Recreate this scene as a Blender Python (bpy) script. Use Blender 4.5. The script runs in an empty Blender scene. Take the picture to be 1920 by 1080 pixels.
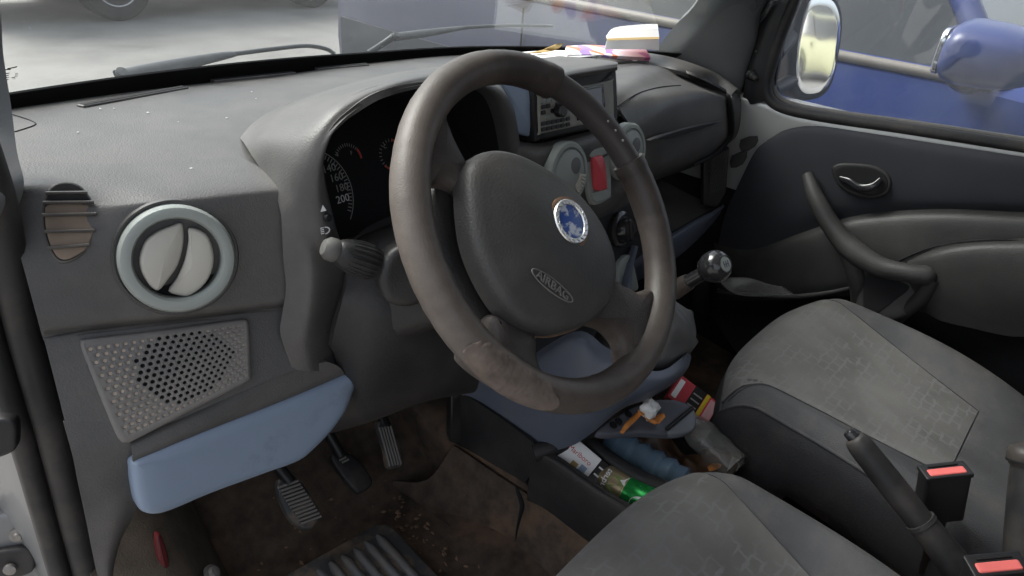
import bpy, bmesh, math, random
import numpy as np
from mathutils import Vector, Matrix
random.seed(7)
scene = bpy.context.scene
COL = scene.collection
R_ = math.radians

# ------------------------------------------------------------------ camera model
FPX = 1350.0
def cam_axes(th, ph, ro):
    s, c = math.sin, math.cos
    d = np.array([s(th)*c(ph), c(th)*c(ph), -s(ph)]); r = np.array([c(th), -s(th), 0]); u = np.cross(r, d)
    return d, c(ro)*r+s(ro)*u, -s(ro)*r+c(ro)*u
CD, CR, CU = cam_axes(R_(51.5), R_(29), R_(5))
CC = np.array([-.96, -.398, 1.423])
def ray(px, py): return CD+(px-960)/FPX*CR+(540-py)/FPX*CU
def at(px, py, x=None, y=None, z=None, t=None, pl=None):
    """a measured point of the photograph turned into a place in the car, on a known plane"""
    d = ray(px, py)
    if x is not None: t = (x-CC[0])/d[0]
    elif y is not None: t = (y-CC[1])/d[1]
    elif z is not None: t = (z-CC[2])/d[2]
    elif pl is not None: t = np.dot(pl[0]-CC, pl[1])/np.dot(d, pl[1])
    return CC+t*d
def plane(p, n):
    n = np.array(n, float); return (np.array(p, float), n/np.linalg.norm(n))

# ------------------------------------------------------------------ materials
def mat(name, col, rough=.6, metal=0.0, spec=.4, var=.12, scale=9.0, grain=.0, grain_scale=900.0,
        dust=None, dust_amt=.0, dust_scale=5.0, dust_sharp=(.45, .75), coat=0.0, trans=0.0, ior=1.45, alpha=1.0, emit=None):
    m = bpy.data.materials.new(name); m.use_nodes = True
    nt = m.node_tree; N = nt.nodes; L = nt.links
    b = N['Principled BSDF']
    b.inputs['Roughness'].default_value = rough; b.inputs['Metallic'].default_value = metal
    b.inputs['Specular IOR Level'].default_value = spec; b.inputs['Coat Weight'].default_value = coat
    b.inputs['Transmission Weight'].default_value = trans; b.inputs['IOR'].default_value = ior
    b.inputs['Alpha'].default_value = alpha
    tc = N.new('ShaderNodeTexCoord')
    no = N.new('ShaderNodeTexNoise'); no.inputs['Scale'].default_value = scale; no.inputs['Detail'].default_value = 5
    L.new(tc.outputs['Object'], no.inputs['Vector'])
    cr = N.new('ShaderNodeValToRGB'); e = cr.color_ramp.elements
    lo = [c*(1-var) for c in col]; hi = [min(1, c*(1+var)) for c in col]
    e[0].position = .3; e[1].position = .7
    e[0].color = (*lo, 1); e[1].color = (*hi, 1)
    L.new(no.outputs['Fac'], cr.inputs['Fac'])
    out = cr.outputs['Color']
    if dust is not None and dust_amt > 0:
        n2 = N.new('ShaderNodeTexNoise'); n2.inputs['Scale'].default_value = dust_scale; n2.inputs['Detail'].default_value = 8; n2.inputs['Roughness'].default_value = .65
        L.new(tc.outputs['Object'], n2.inputs['Vector'])
        mr = N.new('ShaderNodeMapRange'); mr.inputs['From Min'].default_value = dust_sharp[0]; mr.inputs['From Max'].default_value = dust_sharp[1]
        mr.inputs['To Max'].default_value = dust_amt
        L.new(n2.outputs['Fac'], mr.inputs['Value'])
        mx = N.new('ShaderNodeMix'); mx.data_type = 'RGBA'
        L.new(mr.outputs['Result'], mx.inputs['Factor']); L.new(out, mx.inputs['A']); mx.inputs['B'].default_value = (*dust, 1)
        out = mx.outputs['Result']
    L.new(out, b.inputs['Base Color'])
    rr = N.new('ShaderNodeMapRange'); rr.inputs['To Min'].default_value = max(.02, rough-.08); rr.inputs['To Max'].default_value = min(1, rough+.08)
    L.new(no.outputs['Fac'], rr.inputs['Value']); L.new(rr.outputs['Result'], b.inputs['Roughness'])
    if grain > 0:
        g = N.new('ShaderNodeTexNoise'); g.inputs['Scale'].default_value = grain_scale; g.inputs['Detail'].default_value = 2
        L.new(tc.outputs['Object'], g.inputs['Vector'])
        bp = N.new('ShaderNodeBump'); bp.inputs['Strength'].default_value = grain; bp.inputs['Distance'].default_value = .001
        L.new(g.outputs['Fac'], bp.inputs['Height']); L.new(bp.outputs['Normal'], b.inputs['Normal'])
    if emit:
        b.inputs['Emission Color'].default_value = (*emit[0], 1); b.inputs['Emission Strength'].default_value = emit[1]
    return m

DUSTC = (.27, .235, .20)
M = {}
M['dash'] = mat('dash_plastic', (.060, .0585, .0575), .45, spec=.5, var=.14, scale=22, grain=.4, grain_scale=520, dust=(.17, .150, .133), dust_amt=.40, dust_scale=7, dust_sharp=(.42, .78))
M['dash_dark'] = mat('dark_plastic', (.019, .019, .0195), .55, var=.15, grain=.5, grain_scale=420, dust=(.12, .10, .088), dust_amt=.25, dust_scale=7)
M['column'] = mat('column_plastic', (.017, .0168, .0168), .46, var=.15, grain=.4, grain_scale=420, dust=(.12, .10, .088), dust_amt=.22, dust_scale=8)
M['black'] = mat('black_plastic', (.012, .012, .013), .45, var=.2, grain=.1)
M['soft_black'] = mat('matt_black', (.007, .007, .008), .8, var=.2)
M['rubber'] = mat('black_rubber', (.018, .018, .019), .55, var=.2, dust=(.12, .1, .085), dust_amt=.35, dust_scale=12)
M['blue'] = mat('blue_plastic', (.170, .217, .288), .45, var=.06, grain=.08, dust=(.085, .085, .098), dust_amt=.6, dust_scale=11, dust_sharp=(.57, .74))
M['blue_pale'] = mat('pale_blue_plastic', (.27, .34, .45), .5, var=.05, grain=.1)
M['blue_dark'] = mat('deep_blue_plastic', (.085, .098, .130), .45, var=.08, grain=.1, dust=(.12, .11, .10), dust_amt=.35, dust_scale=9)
M['vent_ring'] = mat('grey_green_plastic', (.25, .275, .26), .5, var=.05, grain=.06, dust=DUSTC, dust_amt=.25, dust_scale=14)
M['vent_flap'] = mat('cream_grey_plastic', (.42, .41, .365), .5, var=.05, grain=.06, dust=(.33, .29, .24), dust_amt=.4, dust_scale=12)
M['tan_dust'] = mat('dusty_duct', (.20, .155, .12), .9, var=.2, scale=30)
M['cover'] = mat('worn_leather', (.042, .037, .034), .45, var=.2, scale=26, grain=.3, grain_scale=600, dust=(.12, .102, .088), dust_amt=.5, dust_scale=11, dust_sharp=(.42, .75))
M['cover_dark'] = mat('brown_leather', (.042, .034, .030), .5, var=.2, scale=26, grain=.5, grain_scale=420, dust=(.13, .105, .088), dust_amt=.4, dust_scale=14)
def wear_light_mat():
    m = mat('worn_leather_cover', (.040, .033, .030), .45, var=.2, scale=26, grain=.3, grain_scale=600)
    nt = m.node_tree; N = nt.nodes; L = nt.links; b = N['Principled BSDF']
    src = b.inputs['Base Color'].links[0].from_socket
    a = N.new('ShaderNodeAttribute'); a.attribute_name = 'wear_light'
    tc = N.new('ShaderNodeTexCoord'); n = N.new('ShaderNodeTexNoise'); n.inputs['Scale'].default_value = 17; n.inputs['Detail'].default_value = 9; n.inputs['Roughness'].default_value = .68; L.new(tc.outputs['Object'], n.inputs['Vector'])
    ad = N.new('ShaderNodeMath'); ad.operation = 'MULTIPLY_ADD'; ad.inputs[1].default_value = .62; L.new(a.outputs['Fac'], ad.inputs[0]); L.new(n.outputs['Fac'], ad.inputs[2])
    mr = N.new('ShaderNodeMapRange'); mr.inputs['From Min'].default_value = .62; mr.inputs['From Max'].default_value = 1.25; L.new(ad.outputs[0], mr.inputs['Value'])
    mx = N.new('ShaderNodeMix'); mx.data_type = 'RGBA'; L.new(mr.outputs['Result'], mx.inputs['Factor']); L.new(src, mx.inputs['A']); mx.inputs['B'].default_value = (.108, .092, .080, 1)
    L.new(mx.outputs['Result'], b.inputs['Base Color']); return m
M['cover_wear_light'] = wear_light_mat()
M['worn'] = mat('worn_suede', (.108, .085, .071), .85, var=.35, scale=60, grain=1.0, grain_scale=160, dust=(.11, .09, .08), dust_amt=.8, dust_scale=45, dust_sharp=(.45, .6))
M['rim_bare'] = mat('bare_rim_plastic', (.048, .042, .041), .42, var=.15, grain=.2, grain_scale=500)
M['pad'] = mat('wheel_pad_plastic', (.044, .043, .042), .5, var=.10, grain=.5, grain_scale=420, dust=(.13, .115, .10), dust_amt=.3, dust_scale=9)
M['rust'] = mat('rusty_gap', (.16, .095, .06), .9, var=.4, scale=40)
M['chrome'] = mat('worn_chrome', (.72, .72, .70), .25, metal=.9, var=.1, scale=60)
M['steel'] = mat('grey_steel', (.42, .42, .41), .4, metal=.8, var=.1, scale=40)
M['dull_bolt'] = mat('dull_bolt', (.22, .21, .20), .5, metal=.7, var=.2, scale=60)
M['badge'] = mat('badge_enamel', (.03, .075, .27), .3, var=.1, dust=(.50, .54, .60), dust_amt=.95, dust_scale=62, dust_sharp=(.50, .58))
M['stalk_tip'] = mat('grey_stalk_tip', (.095, .092, .087), .6, var=.1)
M['red'] = mat('red_plastic', (.50, .055, .07), .45, var=.1)
M['buckle_red'] = mat('faded_red_plastic', (.62, .13, .12), .5, var=.1)
M['gloss_black'] = mat('gloss_black', (.02, .02, .022), .12, var=.1, spec=.6)
M['white'] = mat('white_print', (.75, .75, .74), .6, var=.05)
M['white_dim'] = mat('dial_print', (.30, .30, .29), .6, var=.05)
M['red_print'] = mat('red_print', (.5, .07, .045), .6)
M['lcd'] = mat('lcd_glass', (.24, .26, .30), .2, var=.05, scale=3)
M['radio'] = mat('radio_fascia', (.23, .225, .20), .45, var=.1, scale=30, dust=DUSTC, dust_amt=.25, dust_scale=40)
M['silver'] = mat('silver_paint', (.40, .40, .39), .35, metal=.3, var=.05, coat=.3, dust=(.35, .32, .29), dust_amt=.3, dust_scale=10)
M['body_grey'] = mat('body_paint_grey', (.17, .175, .178), .4, metal=.3, var=.05, coat=.2, dust=(.20, .18, .16), dust_amt=.5, dust_scale=12)
M['pillar'] = mat('pillar_trim', (.12, .124, .126), .6, var=.06, grain=.2)
M['navy'] = mat('navy_door_fabric', (.026, .0275, .033), .85, var=.12, grain=.5, grain_scale=1500)
M['door_grey'] = mat('door_grey_plastic', (.031, .0305, .030), .48, var=.12, grain=.5, grain_scale=420, dust=(.10, .094, .088), dust_amt=.2, dust_scale=8)
M['carpet'] = mat('dirty_carpet', (.068, .051, .039), .95, var=.35, scale=40, grain=1.0, grain_scale=380, dust=(.18, .11, .068), dust_amt=.95, dust_scale=6.5, dust_sharp=(.50, .72))
M['carpet_dry'] = mat('dusty_wheel_arch_carpet', (.10, .08, .06), .95, var=.3, scale=20, grain=1.0, grain_scale=380, dust=(.02, .018, .016), dust_amt=.9, dust_scale=6)
M['mat_rubber'] = mat('mat_rubber', (.04, .042, .045), .6, var=.2, dust=(.24, .17, .11), dust_amt=.75, dust_scale=16, dust_sharp=(.47, .68))
M['mud'] = mat('dry_mud', (.17, .11, .07), .95, var=.4, scale=30, grain=1.0, grain_scale=300)
M['orange'] = mat('dried_orange_peel', (.62, .24, .06), .6, var=.35, scale=60, grain=.6, grain_scale=300)
M['tissue'] = mat('white_tissue', (.78, .78, .76), .9, var=.05)
M['paper'] = mat('white_paper', (.80, .80, .79), .8, var=.04)
def thin_paper():
    m = mat('thin_white_paper', (.84, .84, .83), .8, var=.03); nt = m.node_tree; N = nt.nodes; L = nt.links
    o = [n for n in N if n.type == 'OUTPUT_MATERIAL'][0]; tl = N.new('ShaderNodeBsdfTranslucent'); tl.inputs['Color'].default_value = (.84, .84, .82, 1)
    mx = N.new('ShaderNodeMixShader'); mx.inputs['Fac'].default_value = .5; L.new(N['Principled BSDF'].outputs[0], mx.inputs[1]); L.new(tl.outputs[0], mx.inputs[2]); L.new(mx.outputs[0], o.inputs['Surface']); return m
M['thin_paper'] = thin_paper()
M['kraft'] = mat('brown_card', (.36, .25, .10), .8, var=.1)
M['green_can'] = mat('green_can', (.03, .36, .08), .28, metal=.55, var=.1)
M['gold_can'] = mat('gold_can', (.33, .27, .16), .35, metal=.6, var=.12)
M['leaf_print'] = mat('olive_print', (.17, .22, .07), .5, var=.35, scale=60)
M['green_edge'] = mat('green_leaflet', (.10, .25, .08), .7, var=.2)
M['brown_bag'] = mat('brown_plastic_bag', (.10, .057, .034), .35, var=.3, scale=14)
M['tyre'] = mat('tyre_rubber', (.02, .02, .021), .8, var=.2, dust=(.10, .09, .08), dust_amt=.3, dust_scale=4)
M['wheel_silver'] = mat('alloy_wheel', (.5, .5, .5), .35, metal=.7, var=.1)
M['car_glass'] = mat('dark_car_glass', (.015, .018, .017), .05, spec=.8, var=.1)
M['blue_paint'] = mat('blue_car_paint', (.020, .038, .15), .32, spec=.4, var=.06, scale=3, coat=.12, dust=(.09, .10, .14), dust_amt=.3, dust_scale=3)
M['flank_shade'] = mat('slate_flank_shade', (.032, .036, .045), .6, var=.12, scale=4, dust=(.07, .07, .075), dust_amt=.4, dust_scale=3)  # shade of the lower flank put into a dark plate colour
M['grey_trim'] = mat('grey_window_trim', (.17, .155, .135), .5, var=.1)
M['suv_paint'] = mat('beige_car_paint', (.42, .41, .38), .4, var=.06, coat=.3)
M['yellow_paint'] = mat('pale_yellow_paint', (.40, .40, .25), .35, var=.05, coat=.4)
M['lilac_paint'] = mat('lilac_silver_paint', (.48, .46, .55), .35, var=.05, metal=.2, coat=.4)
M['mirror'] = mat('mirror_silver', (.93, .94, .94), .015, metal=1.0, var=.01)
M['asphalt'] = mat('pale_asphalt', (.205, .20, .19), .9, var=.22, scale=1.6, grain=.6, grain_scale=60, dust=(.30, .29, .275), dust_amt=.7, dust_scale=.5)  # pale base, lighter dusty blotches at random
M['headliner'] = mat('pale_headliner', (.42, .41, .40), .9, var=.04)

def glass_mat(name, tint, dust, dustcol, gloss=.9, rough=.02):
    m = bpy.data.materials.new(name); m.use_nodes = True
    nt = m.node_tree; N = nt.nodes; L = nt.links; N.clear()
    o = N.new('ShaderNodeOutputMaterial'); tr = N.new('ShaderNodeBsdfTransparent'); tr.inputs['Color'].default_value = (*tint, 1)
    gl = N.new('ShaderNodeBsdfGlossy'); gl.inputs['Roughness'].default_value = rough; gl.inputs['Color'].default_value = (gloss, gloss, gloss, 1)
    lw = N.new('ShaderNodeLayerWeight'); lw.inputs['Blend'].default_value = .5
    pw = N.new('ShaderNodeMath'); pw.operation = 'POWER'; pw.inputs[1].default_value = 5; L.new(lw.outputs['Facing'], pw.inputs[0])
    fr = N.new('ShaderNodeMath'); fr.operation = 'MULTIPLY_ADD'; fr.inputs[1].default_value = .8; fr.inputs[2].default_value = .04; L.new(pw.outputs[0], fr.inputs[0])
    m1 = N.new('ShaderNodeMixShader'); L.new(fr.outputs[0], m1.inputs['Fac']); L.new(tr.outputs[0], m1.inputs[1]); L.new(gl.outputs[0], m1.inputs[2])
    df = N.new('ShaderNodeBsdfDiffuse'); df.inputs['Color'].default_value = (*dustcol, 1)
    tl = N.new('ShaderNodeBsdfTranslucent'); tl.inputs['Color'].default_value = (*dustcol, 1)
    dd = N.new('ShaderNodeMixShader'); dd.inputs['Fac'].default_value = .5; L.new(df.outputs[0], dd.inputs[1]); L.new(tl.outputs[0], dd.inputs[2])
    tc = N.new('ShaderNodeTexCoord'); no = N.new('ShaderNodeTexNoise'); no.inputs['Scale'].default_value = 7; no.inputs['Detail'].default_value = 9; no.inputs['Roughness'].default_value = .7
    mp = N.new('ShaderNodeMapping'); mp.inputs['Scale'].default_value = (1, 2.2, .7); mp.inputs['Rotation'].default_value = (0, .5, .3)
    L.new(tc.outputs['Object'], mp.inputs['Vector']); L.new(mp.outputs['Vector'], no.inputs['Vector'])
    mr = N.new('ShaderNodeMapRange'); mr.inputs['From Min'].default_value = .3; mr.inputs['From Max'].default_value = .75
    mr.inputs['To Min'].default_value = dust*.6; mr.inputs['To Max'].default_value = dust*1.5
    L.new(no.outputs['Fac'], mr.inputs['Value'])
    m2 = N.new('ShaderNodeMixShader'); L.new(mr.outputs['Result'], m2.inputs['Fac']); L.new(m1.outputs[0], m2.inputs[1]); L.new(dd.outputs[0], m2.inputs[2])
    L.new(m2.outputs[0], o.inputs['Surface'])
    return m
M['windscreen'] = glass_mat('dusty_windscreen_glass', (.90, .925, .925), .018, (.72, .74, .75))
M['side_glass'] = glass_mat('dusty_side_glass', (.92, .94, .95), .06, (.70, .74, .80))
M['grey_wiper_print'] = mat('grey_glass_print', (.10, .10, .10), .6)
M['lens'] = glass_mat('clear_lens', (.75, .75, .75), .01, (.5, .5, .5))
M['blue_pet'] = mat('blue_clear_plastic', (.42, .62, .80), .05, var=.1, trans=.62, ior=1.33, spec=.7)
M['clear_pet'] = mat('clear_plastic', (.75, .74, .70), .06, var=.05, trans=.85, ior=1.3, spec=.8)

def seat_mat():
    """light grey seat cloth woven with a maze of short angular strokes"""
    m = bpy.data.materials.new('patterned_seat_cloth'); m.use_nodes = True
    nt = m.node_tree; N = nt.nodes; L = nt.links; b = N['Principled BSDF']; b.inputs['Roughness'].default_value = .95; b.inputs['Specular IOR Level'].default_value = .15
    tc = N.new('ShaderNodeTexCoord'); mp = N.new('ShaderNodeMapping'); mp.inputs['Scale'].default_value = (44, 44, 1)
    L.new(tc.outputs['Object'], mp.inputs['Vector'])
    nw = N.new('ShaderNodeTexNoise'); nw.inputs['Scale'].default_value = 1.3; nw.inputs['Detail'].default_value = 2
    L.new(mp.outputs['Vector'], nw.inputs['Vector'])
    ad = N.new('ShaderNodeVectorMath'); ad.operation = 'MULTIPLY_ADD'; ad.inputs[1].default_value = (.55, .55, 0)
    L.new(nw.outputs['Color'], ad.inputs[0]); L.new(mp.outputs['Vector'], ad.inputs[2])
    br = N.new('ShaderNodeTexBrick'); br.inputs['Scale'].default_value = 1.0; br.inputs['Mortar Size'].default_value = .11; br.inputs['Mortar Smooth'].default_value = .35
    br.inputs['Brick Width'].default_value = 1.15; br.inputs['Row Height'].default_value = .8; br.offset = .43
    br.inputs['Color1'].default_value = (0, 0, 0, 1); br.inputs['Color2'].default_value = (.12, .12, .12, 1); br.inputs['Mortar'].default_value = (1, 1, 1, 1)
    L.new(ad.outputs[0], br.inputs['Vector'])
    ns = N.new('ShaderNodeTexNoise'); ns.inputs['Scale'].default_value = 24; ns.inputs['Detail'].default_value = 1
    L.new(tc.outputs['Object'], ns.inputs['Vector'])
    g = N.new('ShaderNodeMapRange'); g.inputs['From Min'].default_value = .42; g.inputs['From Max'].default_value = .55; L.new(ns.outputs['Fac'], g.inputs['Value'])
    mu = N.new('ShaderNodeMath'); mu.operation = 'MULTIPLY'; L.new(br.outputs['Color'], mu.inputs[0]); L.new(g.outputs['Result'], mu.inputs[1])
    mu2 = N.new('ShaderNodeMath'); mu2.operation = 'MULTIPLY'; mu2.inputs[1].default_value = .8; L.new(mu.outputs[0], mu2.inputs[0])
    st = N.new('ShaderNodeTexNoise'); st.inputs['Scale'].default_value = 7; st.inputs['Detail'].default_value = 6; L.new(tc.outputs['Object'], st.inputs['Vector'])
    cr = N.new('ShaderNodeValToRGB'); e = cr.color_ramp.elements; e[0].position = .32; e[1].position = .68
    e[0].color = (.062, .060, .058, 1); e[1].color = (.112, .108, .105, 1); L.new(st.outputs['Fac'], cr.inputs['Fac'])
    mx = N.new('ShaderNodeMix'); mx.data_type = 'RGBA'; L.new(mu2.outputs[0], mx.inputs['Factor']); L.new(cr.outputs['Color'], mx.inputs['A']); mx.inputs['B'].default_value = (.108, .108, .109, 1)
    L.new(mx.outputs['Result'], b.inputs['Base Color'])
    gn = N.new('ShaderNodeTexNoise'); gn.inputs['Scale'].default_value = 700; L.new(tc.outputs['Object'], gn.inputs['Vector'])
    bp = N.new('ShaderNodeBump'); bp.inputs['Strength'].default_value = .5; bp.inputs['Distance'].default_value = .001; L.new(gn.outputs['Fac'], bp.inputs['Height']); L.new(bp.outputs['Normal'], b.inputs['Normal'])
    b.inputs['Sheen Weight'].default_value = .15
    return m
M['seat_light'] = seat_mat()
M['seat_dark'] = mat('plain_seat_cloth', (.062, .0625, .066), .95, spec=.15, var=.2, scale=8, grain=.7, grain_scale=500, dust=(.17, .152, .138), dust_amt=.5, dust_scale=5, dust_sharp=(.5, .75))
M['seat_side'] = mat('seat_side_cloth', (.036, .036, .039), .95, spec=.15, var=.16, scale=8, grain=.7, grain_scale=500, dust=(.12, .10, .088), dust_amt=.4, dust_scale=5, dust_sharp=(.5, .75))

# ------------------------------------------------------------------ object helpers
def thing(name, label, cat, loc=(0, 0, 0), group=None, mw=None):
    o = bpy.data.objects.new(name, None); COL.objects.link(o); o.empty_display_size = .05
    if mw is not None: o.matrix_world = mw
    else: o.location = loc
    o['label'] = label; o['category'] = cat
    if group: o['group'] = group
    bpy.context.view_layer.update()
    return o
def tag(o, label, cat, group=None, kind=None):
    o['label'] = label; o['category'] = cat
    if group: o['group'] = group
    if kind: o['kind'] = kind
    return o
def structure(o, label, cat):
    o['kind'] = 'structure'; o['label'] = label; o['category'] = cat; return o

def mesh(name, verts, faces, m, parent=None, smooth=True, mats=None, fmat=None, local=False, sharp=None):
    """world-space (or parent-space when local) geometry as ONE object, origin at its centre"""
    V = np.array([tuple(v) for v in verts], float)
    if parent is not None and not local:
        root = parent.matrix_world.inverted()
        V = np.array([tuple(root @ Vector(v)) for v in V])
    c = (V.min(0)+V.max(0))/2
    me = bpy.data.meshes.new(name); me.from_pydata([tuple(v) for v in V-c], [], [tuple(f) for f in faces]); me.update()
    for mm in (mats or [m]):
        if mm is not None: me.materials.append(mm)
    if fmat is not None: me.polygons.foreach_set('material_index', list(fmat))
    if smooth: me.polygons.foreach_set('use_smooth', [True]*len(me.polygons))
    if sharp: me.set_sharp_from_angle(angle=R_(sharp))
    o = bpy.data.objects.new(name, me); COL.objects.link(o)
    o.location = c
    if parent is not None: o.parent = parent
    bpy.context.view_layer.update()
    return o
def join_geo(*gs):
    V = []; F = []
    for v, f in gs:
        k = len(V); V += [tuple(a) for a in v]; F += [tuple(i+k for i in q) for q in f]
    return V, F

def catmull(P, k, closed=False):
    P = np.array(P, float); n = len(P)
    if n < 3 and not closed:
        return np.array([P[0]+(P[-1]-P[0])*i/k for i in range(k+1)]) if n == 2 else P
    out = []
    segs = n if closed else n-1
    for i in range(segs):
        if closed: p0, p1, p2, p3 = P[(i-1) % n], P[i], P[(i+1) % n], P[(i+2) % n]
        else:
            p1, p2 = P[i], P[i+1]; p0 = P[i-1] if i > 0 else 2*p1-p2; p3 = P[i+2] if i+2 < n else 2*p2-p1
        for j in range(k):
            t = j/k
            out.append(.5*((2*p1)+(-p0+p2)*t+(2*p0-5*p1+4*p2-p3)*t*t+(-p0+3*p1-3*p2+p3)*t**3))
    if not closed: out.append(P[-1])
    return np.array(out)
def grid_up(G, k):
    G = np.array(G, float)
    A = np.array([catmull(r, k) for r in G])
    B = np.array([catmull(A[:, j], k) for j in range(A.shape[1])]).transpose(1, 0, 2)
    return B
def patch_geo(G, k=5, thick=.004, toward=None, back=None):
    """a smooth moulded skin through a net of points; skin thickness goes away from the viewer side"""
    S = grid_up(G, k); r, c, _ = S.shape
    du = np.gradient(S, axis=0); dv = np.gradient(S, axis=1)
    n = np.cross(du, dv); n /= np.linalg.norm(n, axis=2, keepdims=True)+1e-12
    tw = CC if toward is None else np.array(toward)
    flip = np.sum(n*(tw-S)) < 0
    if flip: n = -n
    Bk = S-n*thick
    V = list(S.reshape(-1, 3))+list(Bk.reshape(-1, 3)); F = []
    o = r*c
    for i in range(r-1):
        for j in range(c-1):
            q = (i*c+j, i*c+j+1, (i+1)*c+j+1, (i+1)*c+j)
            q = q[::-1] if flip else q
            F.append(q); F.append(tuple(a+o for a in q[::-1]))
    bd = [(0, j) for j in range(c)]+[(i, c-1) for i in range(1, r)]+[(r-1, j) for j in range(c-2, -1, -1)]+[(i, 0) for i in range(r-2, 0, -1)]
    ids = [i*c+j for i, j in bd]
    for a in range(len(ids)):
        p, q = ids[a], ids[(a+1) % len(ids)]
        f = (q, p, p+o, q+o); F.append(f[::-1] if flip else f)
    return V, F
def patch(name, G, m, parent, k=5, thick=.004, toward=None):
    v, f = patch_geo(G, k, thick, toward); return mesh(name, v, f, m, parent, sharp=50)

def sweep_geo(P, rad, seg=14, caps=True, k=1, flat=1.0, upv=None):
    """round bar through points; flat squeezes it along upv"""
    P = np.array(P, float)
    rad = np.array(rad if hasattr(rad, '__len__') else [rad]*len(P), float)
    if k > 1:
        rad = catmull(np.stack([rad]*3, 1), k)[:, 0]; P = catmull(P, k)
    T = np.gradient(P, axis=0); T /= np.linalg.norm(T, axis=1, keepdims=True)+1e-12
    a = np.array(upv if upv is not None else (0, 0, 1.0)); a = a/np.linalg.norm(a)
    if upv is None and abs(T[0] @ a) > .9: a = np.array([1.0, 0, 0])
    V = []; F = []
    nrm = a-(a @ T[0])*T[0]; nrm /= np.linalg.norm(nrm)
    for i in range(len(P)):
        nrm = nrm-(nrm @ T[i])*T[i]; nrm /= np.linalg.norm(nrm)+1e-12
        b = np.cross(T[i], nrm)
        for j in range(seg):
            t = 2*math.pi*j/seg
            V.append(P[i]+rad[i]*(math.cos(t)*nrm*flat+math.sin(t)*b))
    for i in range(len(P)-1):
        for j in range(seg):
            F.append((i*seg+j, i*seg+(j+1) % seg, (i+1)*seg+(j+1) % seg, (i+1)*seg+j))
    if caps: F.append(tuple(range(seg))[::-1]); F.append(tuple((len(P)-1)*seg+j for j in range(seg)))
    return V, F
def tube(name, P, rad, m, parent=None, seg=14, k=1, flat=1.0, upv=None):
    v, f = sweep_geo(P, rad, seg, True, k, flat, upv); return mesh(name, v, f, m, parent, sharp=60)

def frame(n, up=(0, 0, 1)):
    n = np.array(n, float); n /= np.linalg.norm(n)
    x = np.cross(np.array(up, float), n); x /= np.linalg.norm(x); y = np.cross(n, x)
    return x, y, n
def lathe_geo(prof, o, ax, seg=40, up=(0, 0, 1), sx=1.0):
    x, y, n = frame(ax, up); o = np.array(o, float); V = []; F = []
    for r, h in prof:
        for j in range(seg):
            t = 2*math.pi*j/seg; V.append(o+sx*r*math.cos(t)*x+r*math.sin(t)*y+h*n)
    for i in range(len(prof)-1):
        for j in range(seg): F.append((i*seg+j, i*seg+(j+1) % seg, (i+1)*seg+(j+1) % seg, (i+1)*seg+j))
    if prof[0][0] > 1e-5: F.append(tuple(range(seg))[::-1])
    if prof[-1][0] > 1e-5: F.append(tuple((len(prof)-1)*seg+j for j in range(seg)))
    return V, F
def lathe(name, prof, o, ax, m, parent=None, seg=40, up=(0, 0, 1), sx=1.0):
    v, f = lathe_geo(prof, o, ax, seg, up, sx); return mesh(name, v, f, m, parent, sharp=40)

def pillow_geo(out, o, X, Y, N, depth=.01, bevel=.004, dome=.0, k=6, smooth_out=True):
    """outline (2-D in the frame o,X,Y) with rounded front edge, domed front and a flat back"""
    P = catmull(np.array(out, float), k, True) if smooth_out else np.array(out, float)
    ar = .5*np.sum(P[:, 0]*np.roll(P[:, 1], -1)-np.roll(P[:, 0], -1)*P[:, 1])
    if ar < 0: P = P[::-1]
    n = len(P)
    e = np.roll(P, -1, 0)-np.roll(P, 1, 0); e /= np.linalg.norm(e, axis=1, keepdims=True)+1e-12
    inn = np.stack([-e[:, 1], e[:, 0]], 1)
    rings = [(P, -depth), (P, -bevel)]
    for a in (30, 60, 90):
        rings.append((P+inn*bevel*(1-math.cos(R_(a))), -bevel+bevel*math.sin(R_(a))))
    Q = P+inn*bevel; c = Q.mean(0)
    for s in (.85, .65, .4, .18): rings.append((c+(Q-c)*s, dome*(1-s*s)))
    V = []; F = []
    for r, h in rings:
        for p in r: V.append(o+p[0]*X+p[1]*Y+h*N)
    m_ = len(rings)
    for i in range(m_-1):
        for j in range(n): F.append((i*n+j, i*n+(j+1) % n, (i+1)*n+(j+1) % n, (i+1)*n+j))
    V.append(o+c[0]*X+c[1]*Y+dome*N); ci = len(V)-1
    for j in range(n): F.append(((m_-1)*n+j, (m_-1)*n+(j+1) % n, ci))
    F.append(tuple(range(n))[::-1])
    return V, F
def px_outline(pts, pl, o, X, Y):
    r = []
    for p in pts:
        q = at(p[0], p[1], pl=pl)-o; r.append((q @ X, q @ Y))
    return r
def pillow(name, pts, pl, m, parent, depth=.01, bevel=.004, dome=0., k=6, smooth_out=True, up=(0, 0, 1)):
    X, Y, N = frame(pl[1], up); o = pl[0]
    v, f = pillow_geo(px_outline(pts, pl, o, X, Y), o, X, Y, N, depth, bevel, dome, k, smooth_out)
    return mesh(name, v, f, m, parent, sharp=45)
def rrect(w, h, r, n=5):
    P = []
    for cx, cy, a0 in ((w/2-r, h/2-r, 0), (-w/2+r, h/2-r, 90), (-w/2+r, -h/2+r, 180), (w/2-r, -h/2+r, 270)):
        for i in range(n+1):
            a = R_(a0+90*i/n); P.append((cx+r*math.cos(a), cy+r*math.sin(a)))
    return P
def box_geo(o, X, Y, Z, w, d, h, bev=.004):
    """rounded block centred on o"""
    return pillow_geo(rrect(w, d, min(bev*1.5, w/2.2, d/2.2)), np.array(o)+np.array(Z)*h/2, np.array(X), np.array(Y), np.array(Z), h, min(bev, h/2.5), 0, 1, False)
def block(name, o, X, Y, Z, w, d, h, m, parent=None, bev=.004):
    v, f = box_geo(o, X, Y, Z, w, d, h, bev); return mesh(name, v, f, m, parent, sharp=40)
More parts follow.
